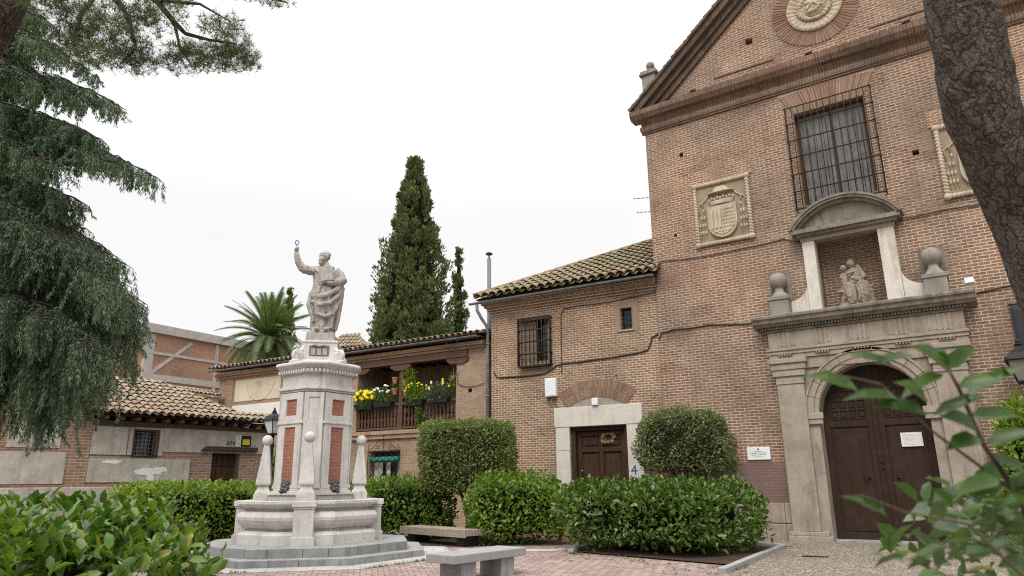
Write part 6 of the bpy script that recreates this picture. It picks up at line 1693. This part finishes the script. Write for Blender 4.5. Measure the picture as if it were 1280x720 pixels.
# ---------------------------------------------------------------- statue of a robed bearded man with book, raised key
ST = thing('stone_statue', 'stone statue of a bearded robed man raising a key and holding a book', 'statue', (FC[0], FC[1], 5.30), R(48))
m = MB()
def ring_fold(cx_, cy_, rx, ry, z, ph, amp):
    out = []
    for i in range(64):
        a = 2*math.pi*i/64
        f = 1+amp*1.35*(.55*math.sin(7*a+ph)+.45*math.sin(11*a-1.7*ph+1)+.3*math.sin(17*a+.6*ph))
        out.append((cx_+rx*f*math.cos(a), cy_+ry*f*math.sin(a), z))
    return out
R_ = []
for z, cx_, cy_, rx, ry, amp in ((0, .0, 0, .33, .30, .02), (.05, 0, 0, .33, .30, .02), (.06, .01, 0, .29, .25, .10), (.25, .01, 0, .29, .25, .11), (.5, .0, -.02, .31, .26, .11), (.75, -.01, -.03, .325, .27, .10), (1.0, -.01, -.02, .335, .26, .08), (1.2, 0, 0, .31, .235, .06), (1.38, .01, .01, .29, .21, .05), (1.55, .01, .02, .31, .21, .05), (1.70, .0, .03, .32, .19, .04), (1.80, -.01, .03, .24, .155, .03), (1.87, -.02, .02, .13, .12, 0), (1.95, -.035, .0, .09, .095, 0)):
    R_.append(ring_fold(cx_, cy_, rx, ry, z, z*3.2, amp))
m.loft(R_)
# head turned to one side and up, beard, hair
hr = Matrix.Rotation(R(-38), 3, 'Z') @ Matrix.Rotation(R(-8), 3, 'X')
hc = Vector((-.05, -.03, 2.085))
m.ell(hc, (.115, .14, .155), hr); m.ell(hc+hr @ Vector((0, .03, .04)), (.125, .14, .14), hr)
m.ell(hc+hr @ Vector((0, -.145, -.01)), (.022, .035, .04), hr); m.ell(hc+hr @ Vector((0, -.115, .055)), (.085, .03, .02), hr)
m.ell(hc+hr @ Vector((0, -.10, -.11)), (.085, .075, .09), hr); m.ell(hc+hr @ Vector((0, -.10, -.19)), (.06, .06, .09), hr)
for s_ in (-1, 1):
    m.ell(hc+hr @ Vector((s_*.115, .0, -.01)), (.02, .035, .045), hr); m.ell(hc+hr @ Vector((s_*.055, -.11, .0)), (.035, .03, .03), hr)
    m.ell(hc+hr @ Vector((s_*.10, .03, .07)), (.05, .08, .07), hr)
# raised right arm
m.tube([(-.22, .02, 1.72), (-.40, .0, 1.70), (-.60, -.03, 1.76), (-.70, -.06, 1.90), (-.75, -.09, 2.08), (-.77, -.10, 2.16)], [.13, .125, .115, .09, .07, .05], 12)
for i in range(5): m.tube([(-.30-.07*i, .12, 1.62+.01*i), (-.31-.07*i, -.13, 1.66+.012*i)], .03, 6)
m.ell((-.765, -.11, 2.20), (.055, .05, .075))
for i in range(4): m.tube([(-.80+.022*i, -.13, 2.20), (-.79+.022*i, -.17, 2.235), (-.775+.02*i, -.15, 2.27), (-.77+.018*i, -.12, 2.265)], .017, 6)
m.tube([(-.73, -.10, 2.17), (-.715, -.14, 2.22), (-.74, -.16, 2.25)], .019, 6)
# left arm holding the book against the chest
m.tube([(.24, .04, 1.74), (.36, .03, 1.62), (.43, -.02, 1.46), (.33, -.16, 1.37), (.16, -.24, 1.34), (.05, -.26, 1.33)], [.12, .135, .14, .115, .08, .055], 12)
m.ell((-.02, -.265, 1.345), (.07, .04, .045))
for i in range(4): m.tube([(-.05, -.28, 1.37-.025*i), (-.10, -.285, 1.365-.027*i), (-.135, -.27, 1.355-.027*i)], .015, 6)
m.tube([(.0, -.27, 1.38), (-.03, -.28, 1.42)], .017, 6)
# mantle: sweeping folds across the hips and down from the left arm
for pts, rr_ in (([(.42, .0, 1.42), (.30, -.20, 1.15), (.05, -.29, .98), (-.20, -.26, .92), (-.32, -.12, 1.0)], [.09, .075, .07, .07, .05]),
                 ([(.42, .02, 1.36), (.34, -.16, 1.0), (.16, -.28, .78), (-.10, -.31, .72), (-.30, -.2, .84)], [.08, .07, .06, .055, .045]),
                 ([(.42, .03, 1.3), (.37, -.10, .85), (.26, -.22, .52), (.05, -.30, .42), (-.18, -.28, .5)], [.08, .07, .055, .05, .04]),
                 ([(.43, .05, 1.3), (.40, .0, .8), (.36, -.05, .35), (.32, -.05, .12)], [.09, .08, .07, .06]),
                 ([(.30, -.15, 1.1), (.26, -.2, .6), (.22, -.22, .12)], [.05, .05, .05]),
                 ([(-.30, -.1, 1.08), (-.34, -.12, .75), (-.28, -.18, .5), (-.22, -.2, .3)], [.08, .09, .06, .04]),
                 ([(-.10, -.22, 1.25), (-.16, -.27, 1.05), (-.2, -.28, .8), (-.14, -.28, .5)], [.05, .055, .05, .035]),
                 ([(-.25, -.05, 1.75), (-.14, -.18, 1.62), (-.1, -.2, 1.4)], [.05, .05, .04]), ([(.2, -.05, 1.8), (.1, -.17, 1.72), (0, -.2, 1.6)], [.04, .04, .035])):
    m.tube(pts, rr_, 8)
for x in (-.12, .10): m.ell((x, -.29, .09), (.065, .12, .05))
sculpt(m, 'figure', M['statue'], ST, .012, 1, .024)
m = MB(); m.obox((.04, -.25, 1.57), (.34, .075, .42), Matrix.Rotation(R(-10), 3, 'Y') @ Matrix.Rotation(R(-10), 3, 'X')); m.build('book', M['statue'], ST, bevel=.012)
M['key'] = plain_mat('blue_grey_metal', (.10, .09, .22), .4, .4)
m = MB(); m.tube([(-.765, -.15, 2.18), (-.76, -.15, 2.34)], .013, 6)
m.tube([(-.76+.045*math.cos(R(a)), -.15, 2.40+.06*math.sin(R(a))) for a in range(0, 361, 24)], .012, 6, cap=False); m.build('key', M['key'], ST, True)

# seated mother and child in the niche over the portal
MD = thing('niche_statue', 'stone group of a seated veiled woman with a child, in the niche above the portal', 'statue', (-2.90, 21.42, 6.20), R(12))
m = MB()
R_ = []
for z, rx, ry, cy_, amp in ((0, .50, .34, 0, .02), (.10, .50, .34, 0, .03), (.16, .46, .31, 0, .08), (.3, .42, .32, -.02, .10), (.5, .40, .33, -.04, .10), (.62, .36, .30, -.03, .07), (.70, .27, .22, .05, .05), (.9, .25, .19, .08, .05), (1.08, .24, .17, .08, .03), (1.16, .15, .12, .07, 0), (1.22, .08, .08, .06, 0)):
    R_.append(ring_fold(0.03, cy_, rx, ry, z, z*5, amp))
m.loft(R_)
hr = Matrix.Rotation(R(-20), 3, 'Z') @ Matrix.Rotation(R(12), 3, 'X'); hc = Vector((-.02, .02, 1.33))
m.ell(hc, (.095, .115, .13), hr); m.ell(hc+Vector((.0, .04, .02)), (.12, .125, .135), hr); m.ell(hc+hr @ Vector((0, -.115, -.01)), (.018, .03, .03), hr)
m.tube([(.13, .06, 1.3), (.22, .08, 1.1), (.30, .06, .8), (.36, .0, .5)], [.06, .08, .09, .07], 10)
m.tube([(.20, .04, 1.08), (.27, -.10, .90), (.12, -.26, .78), (-.08, -.30, .86)], [.085, .08, .07, .045], 10)
m.tube([(-.16, .02, 1.08), (-.26, -.06, .92), (-.30, -.16, .82)], [.08, .075, .05], 10)
m.tube([(-.12, -.05, .62), (-.16, -.34, .60), (-.15, -.36, .3), (-.14, -.32, .1)], [.16, .15, .11, .09], 10); m.tube([(.14, -.05, .62), (.18, -.36, .62), (.2, -.38, .3), (.18, -.34, .1)], [.16, .15, .11, .09], 10)
for i in range(4): m.tube([(-.16+.1*i, -.36, .62), (-.12+.09*i, -.42, .4), (-.15+.1*i, -.40, .15)], .03, 6)
# child standing on her knee
m.tube([(-.24, -.20, .62), (-.25, -.20, .85), (-.25, -.18, 1.02)], [.085, .10, .085], 10); m.ell((-.24, -.19, 1.17), (.085, .095, .10)); m.ell((-.23, -.28, 1.17), (.015, .02, .02))
m.tube([(-.20, -.22, 1.0), (-.08, -.20, 1.02), (.02, -.10, 1.08)], [.04, .035, .03], 8); m.tube([(-.30, -.22, .98), (-.34, -.28, .86)], [.04, .03], 8)
m.tube([(-.27, -.20, .65), (-.28, -.26, .42), (-.28, -.24, .26)], [.06, .05, .035], 8); m.tube([(-.20, -.22, .65), (-.2, -.3, .44), (-.22, -.3, .28)], [.06, .05, .035], 8)
m.tube([(.30, -.05, .62), (.46, -.1, .60)], [.06, .05], 8); m.tube([(-.45, -.18, .5), (-.2, -.24, .5)], .045, 8)
sculpt(m, 'figure', M['statue_dark'], MD, .011, 1, .028)

# ================================================================ street furniture
WB = thing('wooden_bench', 'long low backless wooden bench of weathered slats beside the fountain', 'bench', (-13.05, 15.38, 0), R(-13))
m = MB()
for i in range(6): m.box(-1.75, 1.22, .0+.11*i, .085+.11*i, .27, .43)
m.box(-1.75, 1.22, -.055, -.01, .235, .435); m.build('seat', M['bench_wood'], WB, bevel=.008)
m = MB()
for x in (-1.45, .75): m.box(x, x+.28, .05, .58, .0, .27)
build_each(m, 'leg', M['iron'], WB, bevel=.01)
m = MB()
for x in (-1.3, -.5, .3, 1.0): m.ell((x, -.057, .36), (.016, .006, .016), None, 8, 6)
build_each(m, 'bolt', M['iron'], WB)
p0, p1, p2 = Vector((-8.42, 9.66, 0)), Vector((-7.72, 9.78, 0)), Vector((-7.62, 11.45, 0))
SB = thing('stone_bench', 'speckled grey granite slab bench on two blocks at the bottom of the view', 'bench', (-8.02, 10.55, 0), R(85))
m = MB(); m.box(-.92, -.02, -.32, .36, .31, .45); m.box(-.015, .98, -.32, .36, .31, .45); m.build('seat', M['granite'], SB, bevel=.012)
for x in (-.66, .36):
    m = MB(); m.box(x, x+.36, -.24, .28, -.02, .309); build_each(m, 'leg', M['granite_wet'], SB, bevel=.012)
m = MB(); K = [(-9.75, 15.75), (-9.2, 15.5)]
def kerb(name, pts, w=.14, z0=-.05, z1=.1):
    m = MB()
    for a, b in zip(pts[:-1], pts[1:]):
        a, b = Vector((*a, 0)), Vector((*b, 0)); n = max(1, int((b-a).length/.95)); d_ = (b-a).normalized()
        for i in range(n):
            q0, q1 = a.lerp(b, i/n)+d_*.004, a.lerp(b, (i+1)/n)-d_*.004
            c_ = (q0+q1)/2; m.obox((c_.x, c_.y, (z0+z1)/2), ((q1-q0).length, w, z1-z0+random.uniform(-.008, .008)), Matrix.Rotation(math.atan2(d_.y, d_.x), 3, 'Z'))
    return tag(m.build(name, M['granite'], None, bevel=.012), kind='structure')
kerb('kerb', [(-4.55, 13.15), (-4.88, 18.6)]); kerb('kerb', [(-8.75, 15.05), (-9.65, 18.5)]); kerb('kerb', [(-9.6, 18.75), (-4.95, 18.75)])
sheet('planting_bed', [(-8.72, 15.3), (-4.72, 14.35), (-4.95, 18.7), (-9.6, 18.68)], .03, M['soil'])
sheet('planting_bed', ngon((-13.4, 17.0), 2.0, 12, 0), .012, M['soil']); sheet('planting_bed', [(-20.3, 8.6), (-17.1, 8.7), (-17.2, 14.6), (-20.1, 14.8)], .012, M['soil'])
sheet('planting_bed', [(-9.4, -2), (-3.2, 2.2), (-4.6, 4.2), (-10.5, .6)], .012, M['soil'])
t_ = thing('drain_grate', 'small dark iron drain grate set in the cobbles before the church door', 'drain', (-3.80, 16.9, .004), R(10))
m = MB(); m.box(-.26, .26, -.10, .10, -.01, .004); m.build('pit', M['black'], t_)
m = MB(); m.prism(rect(-.28, .28, -.12, .12), 0, .016, [rect(-.24, .24, -.08, .08)]); m.xform(Matrix.Rotation(R(90), 4, 'X') @ Matrix.Translation((0, -.02, 0)))
for i in range(9): m.box(-.22+.053*i, -.195+.053*i, -.085, .085, .0, .014)
m.build('grate', M['rust_iron'], t_)
LM = thing('street_lamp', 'black street lamp with a glazed lantern behind the left obelisk', 'street lamp', (-16.72, 12.62, 0))
lantern(LM, 2.93, .95)
m = MB(); m.lathe([(.14, 0), (.14, .25), (.09, .32), (.075, .9), (.05, 1.0), (.045, 2.6), (.07, 2.65), (.04, 2.72), (.05, 2.93)], (0, 0), 14); m.build('post', M['iron'], LM, True)

# foreground shrub at the right: stems and large leaves close to the lens
FS = thing('foreground_shrub', 'out-of-focus leafy shrub reaching into the lower right foreground', 'shrub', (.33, 1.75, 0))
FSo = FS.matrix_basis.translation.copy()
def w_(px, py, d): return atd(px, py, d)-FSo
m = MB()
m.tube([Vector((0, 0, 0)), w_(1330, 760, 1.30), w_(1273, 618, 1.25), w_(1229, 555, 1.22), w_(1198, 484, 1.20), w_(1180, 452, 1.18)], [.012, .008, .0052, .0042, .0032, .002], 7)
m.tube([w_(1273, 618, 1.25), w_(1160, 535, 1.16), w_(1100, 480, 1.12), w_(1055, 470, 1.10)], [.003, .0022, .0018, .001], 6)
m.tube([Vector((-.02, .02, 0)), w_(1300, 740, 1.12), w_(1210, 655, 1.12), w_(1130, 640, 1.10), w_(1075, 618, 1.08)], [.007, .0035, .0024, .0016, .001], 6)
m.tube([Vector((.03, .0, 0)), w_(1340, 640, 1.45), w_(1300, 560, 1.42), w_(1290, 470, 1.4)], [.010, .007, .005, .002], 6)
m.build('stem', M['bark_red'], FS, True)
LV = [(1075, 492, 1014, 462, 26, 1.10), (1125, 500, 1062, 490, 22, 1.13), (1160, 505, 1128, 472, 0, 1.15), (1190, 470, 1150, 425, 34, 1.18), (1185, 460, 1215, 432, 30, 1.19), (1180, 468, 1128, 490, 26, 1.17), (1195, 485, 1250, 470, 26, 1.2), (1185, 455, 1175, 432, 16, 1.18), (1160, 520, 1100, 500, 30, 1.14),
      (1222, 540, 1185, 590 - 75, 36, 1.2), (1225, 548, 1188, 600 - 45, 34, 1.2), (1232, 555, 1290, 535, 28, 1.22), (1205, 495, 1280, 452, 24, 1.24), (1240, 575, 1225, 620, 34, 1.22), (1235, 570, 1290, 590, 30, 1.23), (1110, 648, 1062, 615, 18, 1.1), (1165, 520, 1230, 490, 22, 1.2), (1095, 455, 1140, 440, 18, 1.15), (1060, 444, 1120, 452, 16, 1.16),
      (1250, 600, 1200, 610, 30, 1.2), (1210, 520, 1275, 515, 26, 1.25)]
P = []; A = []; N_ = []; L_ = []; W_ = []
for x0, y0, x1, y1, w, d in LV:
    if w == 0: w = 26
    p = w_(x0, y0, d); q = w_(x1, y1, d-.03); P.append(tuple(p)); A.append(tuple(q-p)); L_.append((q-p).length); W_.append(w*.70*d/FPX)
    N_.append(tuple(-CF*.55+CU*.6+CR*random.uniform(-.5, .5)))
P, A, N_, L_, W_ = map(np.array, (P, A, N_, L_, W_))
k = 300; r = np.random.default_rng(12)
px = np.clip(r.normal(1245, 62, k), 1085, 1345); py = 600+np.abs(r.normal(55, 45, k))+np.maximum(0, (1210-px))*.40; dd = r.uniform(1.15, 2.1, k)
P2 = np.array([tuple(w_(a, b, c_)) for a, b, c_ in zip(px, py, dd)])
A2 = nrm(np.outer(r.normal(-.3, .8, k), CR)+np.outer(r.normal(.35, .5, k), CU)+np.outer(r.normal(-.2, .4, k), CF)); N2 = nrm(np.array((0, 0, 1.))*.9+r.normal(size=(k, 3))*.45)
V, Q = leaves(P, A, N_, L_, W_, T_BIG); V2, Q2 = leaves(P2, A2, N2, r.uniform(.05, .095, k), r.uniform(.026, .042, k), T_BIG)
h = k//2
V3, Q3 = leaves(P2[h:], A2[h:], N2[h:], r.uniform(.04, .07, k-h), r.uniform(.02, .034, k-h), T_BIG); V2, Q2 = leaves(P2[:h], A2[:h], N2[:h], r.uniform(.04, .075, h), r.uniform(.022, .036, h), T_BIG)
Va, Qa = merge([(V, Q), (V2, Q2)])
link('foliage', quadmesh('foliage', Va, Qa, M['leaf_near'], None, True), FS)
link('pale_foliage', quadmesh('pale_foliage', V3, Q3, M['leaf_pale'], None, True), FS)

# fallen leaves and weeds in the joints of the paving
r = np.random.default_rng(99); n = 420
px = np.concatenate([r.uniform(-10.2, -4.2, 170), r.uniform(-13.5, -9., 150), r.uniform(-5., 2., 100)]); py = np.concatenate([14.6-.22*(np.clip(px[:170]+8.5, 0, 4))+r.normal(-.35, .5, 170), r.uniform(12., 18.5, 150), r.uniform(11, 20.5, 100)])
P = np.stack([px, py, np.full(n, .016)], 1); a = r.uniform(0, 6.28, n)
V, Q = leaves(P, np.stack([np.cos(a), np.sin(a), r.uniform(0, .25, n)], 1), np.stack([r.normal(0, .25, n), r.normal(0, .25, n), np.ones(n)], 1), r.uniform(.04, .085, n), r.uniform(.02, .04, n), T_BIG)
M['leaf_fallen'] = leaf_mat('fallen_leaf', (.10, .075, .03), (.26, .20, .08), .1, .6, .2)
tag(link('fallen_leaves', quadmesh('fallen_leaves', V, Q, M['leaf_fallen'], None, True)), 'small brown fallen leaves scattered over the paving', 'leaves', kind='stuff')
C_ = []
for k in range(8):
    a, b = np.array(ngon(FC, 3.37)[k]), np.array(ngon(FC, 3.37)[(k+1) % 8]); m_ = 130
    C_.append(a+(b-a)*r.random((m_, 1))+r.normal(0, .02, (m_, 2)))
for a, b in (((-8.7, 14.95), (-4.65, 13.75)), ((-4.45, 13.2), (-4.78, 18.5)), ((-9.75, 15.7), (-9.3, 18.5))):
    a, b = np.array(a), np.array(b); C_.append(a+(b-a)*r.random((120, 1))**1.5+r.normal(0, .03, (120, 2)))
C_ = np.concatenate(C_); C_ = C_[lumps(np.c_[C_, np.zeros(len(C_))], 5, 2.) > .1]; C_ = np.repeat(C_, 5, 0); n = len(C_)
P = np.c_[C_+r.normal(0, .02, (n, 2)), np.full(n, .004)]; d = nrm(np.c_[r.normal(0, .5, (n, 2)), np.ones(n)])
V, Q = leaves(P, d, r.normal(size=(n, 3)), r.uniform(.02, .07, n), .008, T_NEEDLE)
M['grass'] = leaf_mat('joint_grass', (.06, .10, .02), (.16, .22, .06), .3, .6, .2)
tag(link('grass', quadmesh('grass', V, Q, M['grass'])), 'short weeds and grass along the paving joints', 'grass', kind='stuff')
